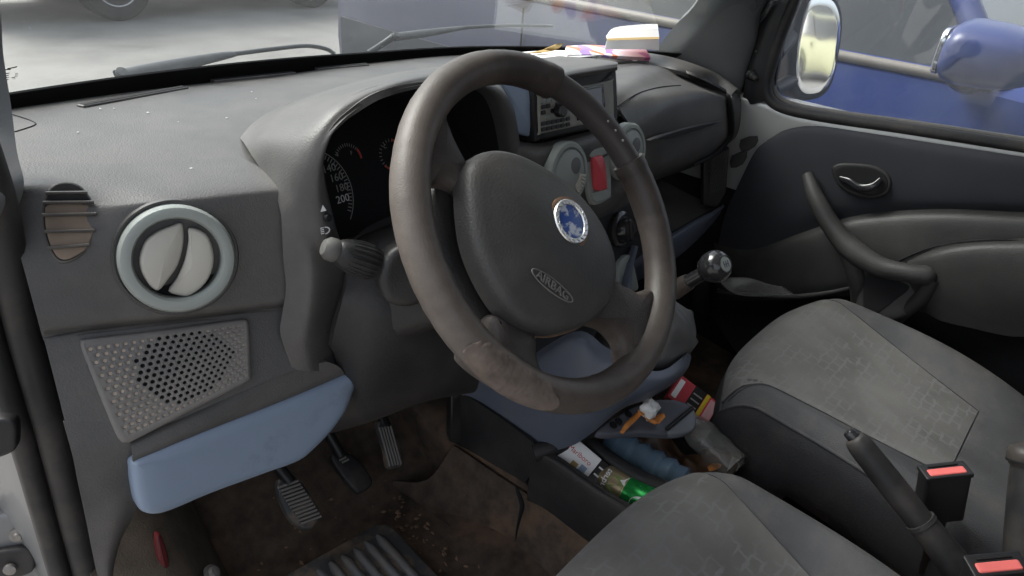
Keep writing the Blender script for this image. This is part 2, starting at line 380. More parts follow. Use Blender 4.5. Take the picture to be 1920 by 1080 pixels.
AX = (np.array([1., 0, 0]), np.array([0, 1., 0]), np.array([0, 0, 1.]))

def text(name, s, o, X, Y, N, size, m, parent, ext=.0006, bold=0.0, shear=0.0):
    cu = bpy.data.curves.new(name, 'FONT'); cu.body = s; cu.size = size; cu.extrude = ext; cu.align_x = 'CENTER'; cu.align_y = 'CENTER'; cu.offset = bold; cu.shear = shear
    cu.resolution_u = 3
    t = bpy.data.objects.new(name+'_tmp', cu); COL.objects.link(t); bpy.context.view_layer.update()
    me = bpy.data.meshes.new_from_object(t.evaluated_get(bpy.context.evaluated_depsgraph_get()))
    bpy.data.objects.remove(t); bpy.data.curves.remove(cu)
    X = np.array(X)/np.linalg.norm(X); Y = np.array(Y)/np.linalg.norm(Y); N = np.array(N)/np.linalg.norm(N)
    V = [np.array(o)+v.co.x*X+v.co.y*Y+v.co.z*N for v in me.vertices]; F = [tuple(p.vertices) for p in me.polygons]
    bpy.data.meshes.remove(me)
    return mesh(name, V, F, m, parent, smooth=False)

# ------------------------------------------------------------------ light, sky, camera
w = bpy.data.worlds.new('World'); scene.world = w; w.use_nodes = True
nt = w.node_tree; bg = nt.nodes['Background']; sk = nt.nodes.new('ShaderNodeTexSky'); sk.sky_type = 'NISHITA'; sk.sun_disc = False
SUN_EL, SUN_AZ = 50, 345          # azimuth: clockwise from +y
sk.sun_elevation = R_(SUN_EL); sk.sun_rotation = R_(SUN_AZ); sk.air_density = 1.0; sk.dust_density = 5.0; sk.ozone_density = 1.0
hs_ = nt.nodes.new('ShaderNodeHueSaturation'); hs_.inputs['Saturation'].default_value = .38; nt.links.new(sk.outputs[0], hs_.inputs['Color']); nt.links.new(hs_.outputs[0], bg.inputs['Color']); bg.inputs['Strength'].default_value = .12
sl = bpy.data.lights.new('sun', 'SUN'); sl.energy = 1.5; sl.angle = R_(30); sl.color = (1, .96, .9)
so = bpy.data.objects.new('sun', sl); COL.objects.link(so)
sdir = Vector((math.sin(R_(SUN_AZ))*math.cos(R_(SUN_EL)), math.cos(R_(SUN_AZ))*math.cos(R_(SUN_EL)), math.sin(R_(SUN_EL))))
so.rotation_euler = sdir.to_track_quat('Z', 'Y').to_euler()
cam = bpy.data.cameras.new('camera'); co = bpy.data.objects.new('camera', cam); COL.objects.link(co); scene.camera = co
cam.sensor_width = 36; cam.lens = FPX/1920*36; cam.clip_start = .02; cam.clip_end = 2000
co.matrix_world = Matrix([[CR[0], CU[0], -CD[0], CC[0]], [CR[1], CU[1], -CD[1], CC[1]], [CR[2], CU[2], -CD[2], CC[2]], [0, 0, 0, 1]])
scene.view_settings.view_transform = 'Standard'; scene.view_settings.look = 'None'; scene.view_settings.gamma = 1
scene.view_settings.exposure = 1.65
scene.cycles.max_bounces = 10; scene.cycles.transparent_max_bounces = 16; scene.cycles.use_denoising = True
scene.cycles.sample_clamp_indirect = 8

# ------------------------------------------------------------------ ground
structure(mesh('ground', [(-300, -300, 0), (300, -300, 0), (300, 300, 0), (-300, 300, 0)], [(0, 1, 2, 3)], M['asphalt'], smooth=False),
          'pale dusty asphalt of the car park outside', 'ground')

# ================================================================== van body shell
body = thing('van_body', 'grey van body shell with dusty windscreen, black door seal and filthy brown carpet', 'van body')
def bx(name, lo, hi, m, bev=.004):
    lo = np.array(lo, float); hi = np.array(hi, float); c = (lo+hi)/2; s = hi-lo
    return block(name, c, *AX, s[0], s[1], s[2], m, body, bev)
# windscreen, curved in plan, base to header
def wb(x): return .765-(.27 if x < 0 else .66)*x*x
def ws(x, s): # s 0 base ..1 header
    return np.array([x*(1-.07*s), wb(x)-.50*s-.04*s*s+.06*s*x*x, 1.096+.060*max(0, -x)-.019*max(0, x)+.56*s])
xs = np.linspace(-.80, .72, 13)
patch('windscreen', [[ws(x, s) for x in xs] for s in (-.05, .0, .25, .5, .75, 1.0)], M['windscreen'], body, k=3, thick=.005)
patch('windscreen_border', [[ws(x, s)+np.array([0, -.006, .0]) for x in xs] for s in (-.06, -.02, .042)], M['soft_black'], body, k=3, thick=.003)
patch('scuttle', [[np.array([x*1.03, wb(x)+.17, 1.015+.045*max(0, -x)]) for x in xs], [np.array([x*1.02, wb(x)+.07, 1.045+.05*max(0, -x)]) for x in xs], [np.array([x, wb(x)+.012, 1.068+.055*max(0, -x)]) for x in xs]], M['black'], body, k=3, thick=.006)
patch('bonnet', [[np.array([x*1.1, wb(x)*.6+1.05, .52]) for x in xs], [np.array([x*1.08, wb(x)*.8+.55, .78]) for x in xs], [np.array([x*1.03, wb(x)+.18, .99+.03*max(0, -x)]) for x in xs]], M['body_grey'], body, k=3, thick=.004, toward=(0, 1, 5))
# roof and rear shell (above and behind the frame; rear closed windowless to shade the cabin)
patch('roof', [[np.array([x, y, 1.66+.03*(1-(x/.75)**2)+(.02 if -2 < y < 0 else 0)]) for x in np.linspace(-.78, .78, 7)] for y in (.24, 0, -.6, -1.3, -2.3)], M['headliner'], body, k=3, thick=.03, toward=(0, -.5, 1.2))
bx('side_wall', (-.84, -2.3, .30), (-.80, -1.0, 1.655), M['headliner']); bx('side_wall', (.80, -2.3, .30), (.84, -1.0, 1.655), M['headliner'])
bx('tailgate', (-.80, -2.34, .3), (.80, -2.3, 1.655), M['headliner'])
WPL = plane((-.68, wb(-.68)-.012, 1.137), (0, -.56, -.5))
wsc = [o for o in body.children if o.name.startswith('windscreen') and 'border' not in o.name][0]
V = []; F = []
for (x0, y0, x1, y1, h) in ((6, 130, 20, 129, 2), (14, 128, 32, 124, 2.2), (7, 138, 18, 136, 1.6), (9, 142, 17, 140, 1.4), (8, 146, 17, 144, 1.4), (9, 150, 16, 148, 1.4), (28, 138, 34, 137.5, 1), (28, 140.5, 34, 140, 1), (28, 143, 33, 142.5, 1), (22, 145, 28, 144, 1.6), (24, 147.5, 29, 147, 1), (10, 160, 15, 159, 1.8)):
    k = len(V); V += [at(x0, y0, pl=WPL), at(x1, y1, pl=WPL), at(x1, y1+h, pl=WPL), at(x0, y0+h, pl=WPL)]; F.append((k, k+1, k+2, k+3))
mesh('glass_stamp', V, F, M['grey_wiper_print'], wsc, smooth=False)
# right windscreen pillar trim
A = dict(pl=plane((.64, .50, 1.12), (-.80, -.60, .10)))
def seg3(a, b, f): return np.array(a)+(np.array(b)-np.array(a))*f
pa = [np.array([.615, .56, 1.04]), at(1222, 100, y=.51), at(1268, 45, y=.46), at(1312, -4, y=.40), np.array([.56, .28, 1.46]), np.array([.54, .20, 1.64])]
pm = [np.array([.70, .44, 1.02]), at(1320, 118, x=.69), at(1355, 60, x=.675), at(1385, -4, x=.66), np.array([.645, .20, 1.46]), np.array([.62, .12, 1.64])]
pb = [np.array([.745, .33, .98]), at(1383, 170, x=.735), at(1412, 80, x=.73), at(1437, -4, x=.72), np.array([.70, .12, 1.46]), np.array([.67, .04, 1.64])]
pc = [p+np.array([.05, .01, 0]) for p in pb]
patch('pillar_trim', [[a, m_, b, c] for a, m_, b, c in zip(pa, pm, pb, pc)], M['pillar'], body, k=5, thick=.012)
# left windscreen pillar trim, close to the camera
la = [at(30, 402, x=-.785), at(45, 345, x=-.775), at(32, 285, x=-.765), at(21, 200, x=-.745), at(6, 100, x=-.73), at(-4, -10, x=-.72), at(-60, -300, x=-.68)]
lb = [p+np.array([-.045, -.035, 0]) for p in la]
lc = [p+np.array([-.065, .03, 0]) for p in la]
patch('pillar_trim', [[a, b, c] for a, b, c in zip(la, lb, lc)], M['pillar'], body, k=5, thick=.008)
# floor, bulkhead, tunnel
FZ = .36
def fl(x, y): return np.array([x, y, FZ+.012*math.sin(7*x+2*y)+.010*math.sin(11*y-3*x)+max(0, (y-.42))*.75])
patch('carpet', [[fl(x, y) for x in np.linspace(-.76, .76, 17)] for y in (-1.0, -.6, -.3, -.05, .15, .3, .42, .52, .62, .74, .86)], M['carpet'], body, k=3, thick=.01)
patch('bulkhead', [[np.array([x, .86-.03*(z > .9), z]) for x in np.linspace(-.78, .78, 7)] for z in (.5, .75, 1.0)], M['soft_black'], body, k=2, thick=.01)
# tunnel beside the driver's feet
patch('tunnel_carpet', [[at(850, 835, x=-.165), at(985, 925, x=-.16), at(1100, 985, x=-.16), np.array([-.16, -.25, .49]), np.array([-.16, -.6, .49])],
                        [at(800, 900, x=-.215), at(900, 990, x=-.20), at(1010, 1070, x=-.20), np.array([-.20, -.25, .42]), np.array([-.20, -.6, .42])],
                        [np.array([-.25, .45, .35]), np.array([-.24, .3, .345]), np.array([-.24, .12, .345]), np.array([-.24, -.25, .345]), np.array([-.24, -.6, .345])]], M['carpet'], body, k=5, thick=.01)
tp = [at(966, 908, x=-.186), at(972, 925, x=-.190), at(979, 948, x=-.196), at(974, 972, x=-.200), at(969, 995, x=-.203), at(967, 1012, x=-.206)]
tube('carpet_tear', [p-ray(970, 960)*.004 for p in tp], [.0012, .0035, .0045, .003, .002, .0008], M['soft_black'], body, 8, k=3, flat=.4, upv=-ray(970, 960))
bx('tunnel', (-.155, -.9, .33), (.155, .7, .47), M['carpet'], .03)
# wheel arch hump in the driver's footwell
P0 = at(350, 1010, y=.42)
patch('wheel_arch', [[np.array([-.80, .75, .80]), np.array([-.70, .76, .78]), np.array([-.60, .80, .66]), np.array([-.56, .82, .5])],
                     [np.array([-.80, .50, .72]), np.array([-.705, .50, .70]), np.array([-.625, .52, .58]), np.array([-.585, .54, .40])],
                     [np.array([-.80, .36, .60]), np.array([-.71, .36, .58]), np.array([-.645, .38, .48]), np.array([-.60, .40, .35])],
                     [np.array([-.80, .22, .44]), np.array([-.72, .22, .42]), np.array([-.66, .24, .38]), np.array([-.62, .26, .34])]], M['carpet_dry'], body, k=5, thick=.01)
lathe('trim_bolt', [(.013, 0), (.013, .003), (.008, .004), (.007, .010), (.0, .011)], at(396, 1076, x=-.665), (.5, -.5, .7), M['dull_bolt'], body, 20)
# door aperture: sill edge, rubber seal and hinge
bx('sill', (-.83, -1.0, .30), (-.77, .5, .42), M['body_grey'], .01)
sp = [at(-120, 60, x=-.80), at(-55, 230, x=-.80), at(-8, 370, x=-.80), at(15, 480, x=-.80), at(42, 610, x=-.80), at(75, 730, x=-.80), at(110, 860, x=-.80), at(150, 1025, x=-.80), at(195, 1200, x=-.80)]
tube('door_seal', sp, .0155, M['rubber'], body, 14, k=4)
tube('door_seal_lip', [p+np.array([-.026, .012, -.004]) for p in sp], .0125, M['rubber'], body, 10, k=4)
hp = [p+np.array([-.02, .055, 0]) for p in sp]
patch('door_frame', [[a+np.array([.01, -.02, 0]), a+np.array([-.01, .03, 0]), a+np.array([-.03, .13, 0]), a+np.array([-.06, .16, 0]), a+np.array([-.07, .30, 0])] for a in hp], M['body_grey'], body, k=4, thick=.004)
def off_(pl, d): return (pl[0]+pl[1]*d, pl[1])
hpl = plane(at(45, 1020, x=-.835), (-.55, -.8, .15))
hg = pillow('hinge', [(-60, 975), (0, 966), (50, 970), (78, 1000), (88, 1060), (85, 1130), (-60, 1140)], hpl, M['body_grey'], body, .012, .006)
lathe('bolt', [(.011, 0), (.011, .005), (.006, .006), (.005, .009), (0, .009)], at(36, 1001, pl=hpl), hpl[1], M['dull_bolt'], hg, 20)
pillow('hinge_arm', [(-30, 1045), (40, 1030), (62, 1042), (58, 1075), (0, 1090), (-30, 1085)], plane(hpl[0]+hpl[1]*.012, hpl[1]), M['rubber'], hg, .01, .004)
lathe('bolt', [(.008, 0), (.008, .005), (.005, .006), (0, .007)], at(20, 1065, pl=off_(hpl, .014)), hpl[1], M['dull_bolt'], hg, 16)
pillow('rubber_buffer', [(-30, 795), (22, 790), (30, 820), (22, 850), (-30, 860)], plane(at(5, 820, x=-.85), (-.6, -.8, .1)), M['black'], body, .012, .004)

# ================================================================== dashboard
dash = thing('dashboard', 'grey moulded plastic dashboard with blue inserts and round vents, spanning the cabin under the windscreen', 'dashboard', (0, .35, 1.0))
PLF = plane((-.675, .26, 1.075), (-.3, -.93, .22))
PLS = plane((-.70, .245, .97), (-.25, -.87, .42))
T = lambda px, py, z: at(px, py, z=z)
# --- upper moulding: from the glass to the front edge
def backedge(x, dz=0): return np.array([x, wb(x)-.035, 1.098+.045*max(0, -x)+dz-.004])
G = []
xsd = [-.785, -.72, -.65, -.59, -.565, -.545, -.52, -.49, -.44, -.40, -.28, -.17, -.08, 0, .14, .3, .45, .58, .69]
def top_z(x, y, f):
    zb = np.interp(x, [-.78, -.68, -.42, -.26, 0, .3, .7], [1.153, 1.144, 1.122, 1.109, 1.103, 1.100, 1.085])
    zf = np.interp(x, [-.5, -.2, .1, .69], [1.130, 1.124, 1.112, 1.06])
    return zb+(zf-zb)*f+.004*math.sin(math.pi*f)
def y_front(x): return .270-.32*(x+.675)
def tz(x, y): return top_z(x, y, min(1, max(0, (y-wb(x)+.03)/(y_front(x)-wb(x)+.03))))
for f in (0, .25, .5, .75, 1.0):
    row = []
    for x in xsd:
        y1 = wb(x)-.03; y0 = .270-.32*(x+.675)+.05 if x < -.57 else (.265 if x < -.54 else (.30 if x < -.51 else (.36 if x < -.48 else (.42 if x < -.15 else .36))))
        y = y1+(y0-y1)*f
        row.append(np.array([x, y, (tz(x, y) if x < -.56 else top_z(x, y, f))-(.0015 if f > .9 else 0)]))
    G.append(row)
def on_top(px, py):
    d = ray(px, py); best = None
    for t in np.linspace(.6, 1.9, 900):
        p = CC+d*t; x, y = p[0], p[1]; y1 = wb(x)-.03; y0 = y_front(x) if x < -.56 else .42
        f = min(1, max(0, (y-y1)/(y0-y1)))
        if p[2] <= top_z(x, y, f): return p
    return p
# front roll, only meets the driver's panel on the left
patch('top_moulding', G, M['dash'], dash, k=4, thick=.006, toward=(-.3, 0, 2))
tube('panel_seam', [on_top(*p)+np.array([0, 0, .0004]) for p in ((18, 214), (45, 222), (66, 231), (62, 237), (28, 248))], .0009, M['soft_black'], dash, 6, k=2)
# --- driver's end face
XR = (-.805, -.755, -.72, -.672, -.625, -.556)
PLV = plane(at(125, 500, pl=PLF), (-.27, -.74, .62))
wV = (1, 1, .72, .25, .1, .05)
rowA0 = [np.array([x, y_front(x)+.10+.03*w_, tz(x, y_front(x)+.10+.03*w_)+.0006]) for x, w_ in zip(XR, wV)]
rowA = [np.array([x, y_front(x)+.055+.035*w_, tz(x, y_front(x)+.055+.035*w_)+.0012]) for x, w_ in zip(XR, wV)]
def mixp(px, py, w_): return at(px, py, pl=PLF)*(1-w_)+at(px, py, pl=PLV)*w_
rowA2 = [mixp(20, 350, 1), mixp(104, 350, 1), mixp(187, 368, .72)+np.array([0, .004, -.004]), np.array([-.672, y_front(-.672)+.014, 1.131]), np.array([-.625, y_front(-.625)+.013, 1.130]), np.array([-.558, y_front(-.558)+.010, 1.128])]
rowB = [mixp(14, 402, 1), mixp(105, 405, .95), mixp(187, 402, .5), at(330, 392, pl=PLF), at(440, 384, pl=PLF), at(531, 376, pl=PLF)]
rowC = [mixp(38, 480, .6), mixp(110, 480, .6), at(200, 478, pl=PLF), at(330, 475, pl=PLF), at(440, 470, pl=PLF), at(534, 450, pl=PLF)]
rowD = [at(60, 560, pl=PLF), at(130, 560, pl=PLF), at(210, 560, pl=PLF), at(335, 555, pl=PLF), at(450, 545, pl=PLF), at(540, 530, pl=PLF)]
rowE = [at(74, 612, pl=PLF), at(140, 608, pl=PLF), at(215, 600, pl=PLF), at(335, 590, pl=PLF), at(455, 575, pl=PLF), at(540, 565, pl=PLF)]
PLr = plane(PLF[0]+np.array([0, .012, 0]), PLF[1])
rowF = [at(79, 630, pl=PLr), at(145, 622, pl=PLr), at(220, 613, pl=PLr), at(337, 600, pl=PLr), at(458, 585, pl=PLr), at(540, 575, pl=PLr)]
rowG = [at(86, 650, pl=PLS), at(150, 634, pl=PLS), at(225, 624, pl=PLS), at(338, 610, pl=PLS), at(462, 594, pl=PLS), at(542, 588, pl=PLS)]
rowH = [at(114, 760, pl=PLS), at(180, 740, pl=PLS), at(250, 720, pl=PLS), at(345, 695, pl=PLS), at(470, 655, pl=PLS), at(550, 635, pl=PLS)]
rowI = [at(136, 850, pl=PLS), at(205, 842, pl=PLS), at(260, 815, pl=PLS), at(350, 780, pl=PLS), at(475, 725, pl=PLS), at(560, 690, pl=PLS)]
side = patch('driver_side_panel', [rowA0, rowA, rowA2, rowB, rowC, rowD, rowE, rowF, rowG, rowH, rowI], M['dash'], dash, k=6, thick=.004)
# ledge above the storage lid
PLB = plane(at(460, 840, y=.19), (-.14, -.95, .26))
off = lambda pl, d: plane(pl[0]+pl[1]*d, pl[1])
ledge_f = [at(250, 868, pl=off(PLB, -.006)), at(350, 824, pl=off(PLB, -.006)), at(450, 784, pl=off(PLB, -.006)), at(560, 740, pl=off(PLB, -.006)), at(645, 702, pl=off(PLB, -.006))]
ledge_l = [p+np.array([0, .02, -.03]) for p in ledge_f]
rI = [at(248, 826, pl=PLS)]+[p for p in rowI[3:]]+[at(600, 682, pl=PLS)]
rI = [at(246, 824, pl=PLS), at(350, 780, pl=PLS), at(450, 738, pl=PLS), at(540, 702, pl=PLS), at(615, 682, pl=PLS)]
patch('ledge', [[p+np.array([0, .004, .001]) for p in rI], [a*.45+b*.55+np.array([0, 0, .006]) for a, b in zip(rI, ledge_f)], ledge_f, ledge_l], M['dash'], dash, k=6, thick=.004)
PLK = plane(PLS[0]+np.array([0, .004, 0]), (-.27, -.93, .25))
kp0 = at(200, 840, pl=PLS); PLK = plane(kp0, (-.27, -.94, .20))
kx = [[at(118, 790, pl=PLS), at(195, 790, pl=PLS), at(245, 790, pl=PLS)], [at(136, 855, pl=PLS), at(205, 848, pl=PLS), at(252, 835, pl=PLS)],
      [at(146, 905, pl=PLK), at(212, 900, pl=PLK), at(262, 880, pl=off(PLK, -.006))], [at(162, 980, pl=PLK), at(222, 970, pl=PLK), at(258, 950, pl=off(PLK, -.012))],
      [at(176, 1050, pl=PLK), at(208, 1048, pl=PLK), at(228, 1010, pl=off(PLK, -.02))], [at(190, 1110, pl=PLK), at(207, 1100, pl=PLK), at(212, 1070, pl=off(PLK, -.02))]]
patch('kick_panel', [[p-PLS[1]*.0 for p in r] for r in kx], M['dash'], dash, k=6, thick=.004)
# storage lid (blue)
lid = pillow('storage_lid', [(252, 866), (300, 845), (400, 804), (520, 757), (620, 716), (655, 702), (671, 706), (671, 728), (655, 770), (632, 805), (600, 840), (566, 868), (500, 893), (400, 930), (330, 960), (292, 970), (266, 962), (255, 930), (249, 890)], PLB, M['blue'], dash, .03, .0115, .0008)
# oval demister vent
vx, vy, vn = frame(PLV[1])
ov = [(92, 352), (118, 340), (150, 347), (174, 378), (182, 410), (178, 440), (160, 472), (132, 490), (108, 490), (90, 465), (79, 425), (80, 385)]
vent = pillow('demister_vent', ov, off(PLV, .0045), M['dash'], dash, .006, .002)
cx, cy = np.mean(ov, 0)
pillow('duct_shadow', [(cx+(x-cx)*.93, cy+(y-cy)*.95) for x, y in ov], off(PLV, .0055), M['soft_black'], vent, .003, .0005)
pillow('dusty_duct', [(84, 398), (90, 384), (128, 380), (166, 386), (174, 402), (175, 430), (162, 464), (132, 484), (110, 483), (95, 460), (86, 428)], off(PLV, .0070), M['tan_dust'], vent, .003, .001)
for (x0, x1, y0, y1) in ((86, 164, 362, 361), (81, 176, 380, 379), (79, 181, 403, 401), (84, 177, 434, 432), (89, 168, 465, 459)):
    a = at(x0, y0, pl=off(PLV, .010)); b = at(x1, y1, pl=off(PLV, .010))
    tube('slat', [a, b], .0016, M['dash'], vent, 8, flat=2.0, upv=PLV[1])
# round air vent: light ring, two tilted half flaps
VO = at(333, 484, pl=off(PLF, .006))
NV = np.array([-.30, -.92, .30]); NV /= np.linalg.norm(NV)
rv = lathe('round_vent', [(.0595, -.02), (.0592, -.002), (.0575, .0015), (.0555, .001), (.0545, -.004), (.0545, -.02)], VO-NV*.004, NV, M['dash'], dash, 64)
lathe('vent_ring', [(.0535, -.01), (.0535, .008), (.051, .0125), (.047, .014), (.042, .013), (.0405, .010), (.0398, .004), (.0398, -.012)], VO, NV, M['vent_ring'], rv, 64)
lathe('vent_well', [(.0398, .0), (0, -.004)], VO-NV*.008, NV, M['soft_black'], rv, 40)
for pts_, hz, tl_ in (([(325, 424), (340, 419), (345, 428), (345, 458), (335, 497), (316, 525), (299, 545), (284, 538), (268, 512), (264, 484), (276, 452), (300, 434)], .009, .10),
                      ([(354, 428), (386, 440), (399, 470), (399, 502), (385, 532), (360, 553), (342, 556), (315, 547), (330, 524), (345, 490), (353, 452)], .006, -.16)):
    n_ = NV+tl_*frame(NV)[0]; fp = plane(at(np.mean([p[0] for p in pts_]), np.mean([p[1] for p in pts_]), pl=plane(VO+NV*hz, NV)), n_)
    pillow('shutter_flap', pts_, fp, M['vent_flap'], rv, .008, .0035, .002, 3)
# speaker grille with real holes
def grille(pl, corners, nu, nv, m, parent, hole=.30, deep=None):
    TL, TR, BR, BL = [at(*c, pl=pl) for c in corners]; X, Y, N = frame(pl[1])
    V = []; F = []; FM = []
    def P(u, v): return (TL*(1-u)+TR*u)*(1-v)+(BL*(1-u)+BR*u)*v
    seg = 8
    for i in range(nu):
        for j in range(nv):
            off_ = .5 if j % 2 else 0
            u0, u1 = (i+off_)/(nu+.5), (i+1+off_)/(nu+.5); v0, v1 = j/nv, (j+1)/nv
            c = P((u0+u1)/2, (v0+v1)/2)
            cor = [P(u0, v0), P(u0, (v0+v1)/2), P(u0, v1), P((u0+u1)/2, v1), P(u1, v1), P(u1, (v0+v1)/2), P(u1, v0), P((u0+u1)/2, v0)]
            r = min(np.linalg.norm(P(u1, v0)-P(u0, v0)), np.linalg.norm(P(u0, v1)-P(u0, v0)))*hole
            uc, vc = (u0+u1)/2, (v0+v1)/2
            dd = ((uc-.56)/.34)**2+((vc-.46)/.47)**2
            open_ = dd < 1
            r *= 1.0 if open_ else .86
            k = len(V); V += cor
            ring = []
            for q in cor:
                e = q-c; e = e/np.linalg.norm(e); ring.append(e)
            V += [c+e*r-N*.0003 for e in ring]; V += [c+e*r*.85-N*(.0035 if open_ else .0013) for e in ring]
            for a in range(8):
                b = (a+1) % 8
                F.append((k+a, k+b, k+8+b, k+8+a)); FM.append(0)
                F.append((k+8+a, k+8+b, k+16+b, k+16+a)); FM.append(0 if not open_ else 0)
            F.append(tuple(k+16+a for a in range(8))); FM.append(1 if open_ else 2)
    # fill half cells at row ends
    for j in range(nv):
        v0, v1 = j/nv, (j+1)/nv
        u0, u1 = ((nu)/(nu+.5), 1) if j % 2 == 0 else (0, .5/(nu+.5))
        k = len(V); V += [P(u0, v0), P(u0, v1), P(u1, v1), P(u1, v0)]; F.append((k, k+1, k+2, k+3)); FM.append(0)
    return V, F, FM
M['grille'] = mat('grille_plastic', (.125, .121, .117), .5, var=.08, grain=.2, dust=(.23, .20, .17), dust_amt=.5, dust_scale=9)
M['dimple'] = mat('dusty_dimple', (.36, .30, .25), .9, var=.2, scale=40)
def plate_with_grille(name, outl, quad, pl, nu, nv, hole=.30):
    X, Y, N = frame(pl[1]); o = pl[0]
    O2 = catmull(np.array(px_outline(outl, pl, o, X, Y)), 4, True); Q2 = np.array(px_outline(quad, pl, o, X, Y)); c = Q2.mean(0)
    def hit(poly, a):
        d = np.array([math.cos(a), math.sin(a)]); best = None
        for i in range(len(poly)):
            p, q = poly[i]-c, poly[(i+1) % len(poly)]-c; e = q-p; den = d[0]*e[1]-d[1]*e[0]
            if abs(den) < 1e-12: continue
            t = (p[0]*e[1]-p[1]*e[0])/den; u = (p[0]*d[1]-p[1]*d[0])/den
            if t > 0 and -1e-9 <= u <= 1+1e-9: best = t
        return c+d*best
    A = sorted(list(np.linspace(0, 2*math.pi, 96, endpoint=False))+[math.atan2(*(q-c)[::-1]) % (2*math.pi) for q in Q2])
    L3 = lambda p, h: o+X*p[0]+Y*p[1]+N*h
    V = []; F = []; n = len(A)
    for a in A:
        i_, o_ = hit(Q2, a), hit(O2, a); d = (o_-c)/np.linalg.norm(o_-c)
        V += [L3(i_, 0), L3(o_-d*.004, 0), L3(o_-d*.0012, -.001), L3(o_, -.0035), L3(o_, -.012)]
    for i in range(n):
        k = (i+1) % n
        for b in range(4): F.append((i*5+b, i*5+b+1, k*5+b+1, k*5+b))
    root = mesh(name, V, F, M['grille'], dash, sharp=50)
    v_, f_, fm_ = grille(pl, quad, nu, nv, None, None, hole)
    mesh('perforated_sheet', v_, f_, None, root, smooth=False, mats=[M['grille'], M['soft_black'], M['dimple']], fmat=fm_)
plate_with_grille('speaker_grille', [(150, 646), (160, 637), (300, 620), (455, 599), (467, 604), (470, 650), (472, 706), (466, 716), (350, 776), (250, 828), (235, 832), (222, 824), (200, 775), (170, 700)],
                  [(158, 650), (460, 607), (466, 706), (236, 822)], off(PLS, .009), 19, 14, .37)
# demister slots in the top
for (a, b) in (((150, 201), (348, 165)), ((398, 153), (552, 137)), ((592, 130), (690, 122))):
    p, q = on_top(*a), on_top(*b)
    e = (q-p)/np.linalg.norm(q-p); Yv = np.cross((0, 0, 1.), e); Yv /= np.linalg.norm(Yv); Zv = np.cross(e, Yv)
    sl_ = block('demister_slot', (p+q)/2+np.array([0, 0, .0005]), e, Yv, Zv, np.linalg.norm(q-p), .0135, .005, M['dash'], dash, .002)
    block('slot_opening', (p+q)/2+Zv*.0022, e, Yv, Zv, np.linalg.norm(q-p)*.97, .0095, .003, M['soft_black'], sl_, .001)
# --- instrument hood
low_l = [at(638, 690, y=.21), at(622, 640, y=.205), at(628, 598, y=.205), at(650, 540, y=.202), at(648, 480, y=.200)]
low_s = [at(592, 696, y=.188), at(578, 645, y=.188), at(584, 597, y=.188), at(590, 540, y=.188), at(588, 485, y=.192)]
low_b = [at(548, 692, y=.197), at(526, 628, y=.205), at(529, 590, y=.209), at(536, 540, y=.211), at(531, 485, y=.215)]
lip = [at(632, 436, y=.195), at(618, 379, y=.20), at(609, 335, y=.20), at(608, 295, y=.20), at(626, 246, y=.20), at(658, 213, y=.20), at(706, 181, y=.20), at(770, 163, y=.20), at(835, 156, y=.205), at(890, 158, y=.215), at(930, 178, y=.225), at(948, 215, y=.23), at(958, 265, y=.235), at(966, 330, y=.24)]
shl = [at(574, 440, y=.200), at(562, 380, y=.208), at(556, 330, y=.215), at(566, 275, y=.22), at(590, 232, y=.225), at(628, 195, y=.23), at(690, 165, y=.235), at(765, 143, y=.24), at(835, 135, y=.25), at(895, 138, y=.26), at(940, 162, y=.265), at(958, 205, y=.265), at(968, 262, y=.265), at(976, 330, y=.265)]
bas = [at(529, 440, y=.220), at(524, 388, y=.23), at(500, 335, y=.27), at(462, 275, y=.34), at(452, 248, z=1.126), at(500, 212, z=1.124), at(590, 178, z=1.12), at(720, 146, z=1.115), at(850, 127, z=1.113), at(930, 128, z=1.12)+np.array([0, 0, .01]), at(975, 150, z=1.13), np.array([-.19, .36, 1.13]), np.array([-.185, .34, 1.10]), np.array([-.18, .33, 1.04])]
rim2 = [a*.5+b*.5+np.array([0, -.010, .0]) for a, b in zip(lip, shl)]
mid = [a*.5+b*.5+np.array([0, 0, .006]) for a, b in zip(shl, bas)]
inn1 = [p+np.array([0, .028, 0])+(np.array([-.37, .2, 1.09])-p)*.028 for p in lip]
H_l = low_l+lip; H_s = low_s+shl; H_b = low_b+bas
H_r = [a*.5+b*.5+np.array([0, -.003, 0]) for a, b in zip(low_l, low_s)]+rim2
H_m = [a*.5+b*.5+np.array([0, -.003, .0]) for a, b in zip(low_s, low_b)]+mid
cen = np.mean(lip, 0)
inn2 = [p+(cen-p)*.10+np.array([0, .11, -.035]) for p in lip]
H_i = [p+np.array([0, .014, 0])+(q-p)*.035 for p, q in [(a, np.array([-.37, .2, 1.09]) if i >= len(low_l) else a+np.array([.03, 0, 0])) for i, a in enumerate(H_l)]]
H_i2 = [p+np.array([0, .016, 0]) for p in H_i]
hood = patch('instrument_hood', [H_b, H_m, H_s, H_r, H_l, H_i, H_i2], M['dash'], dash, k=5, thick=.004)
patch('hood_lining', [[p*.999+np.array([0, .024, 0])+(np.array([-.37, .2, 1.09])-p)*.034 for p in lip], inn1, inn2], M['soft_black'], hood, k=4, thick=.003)
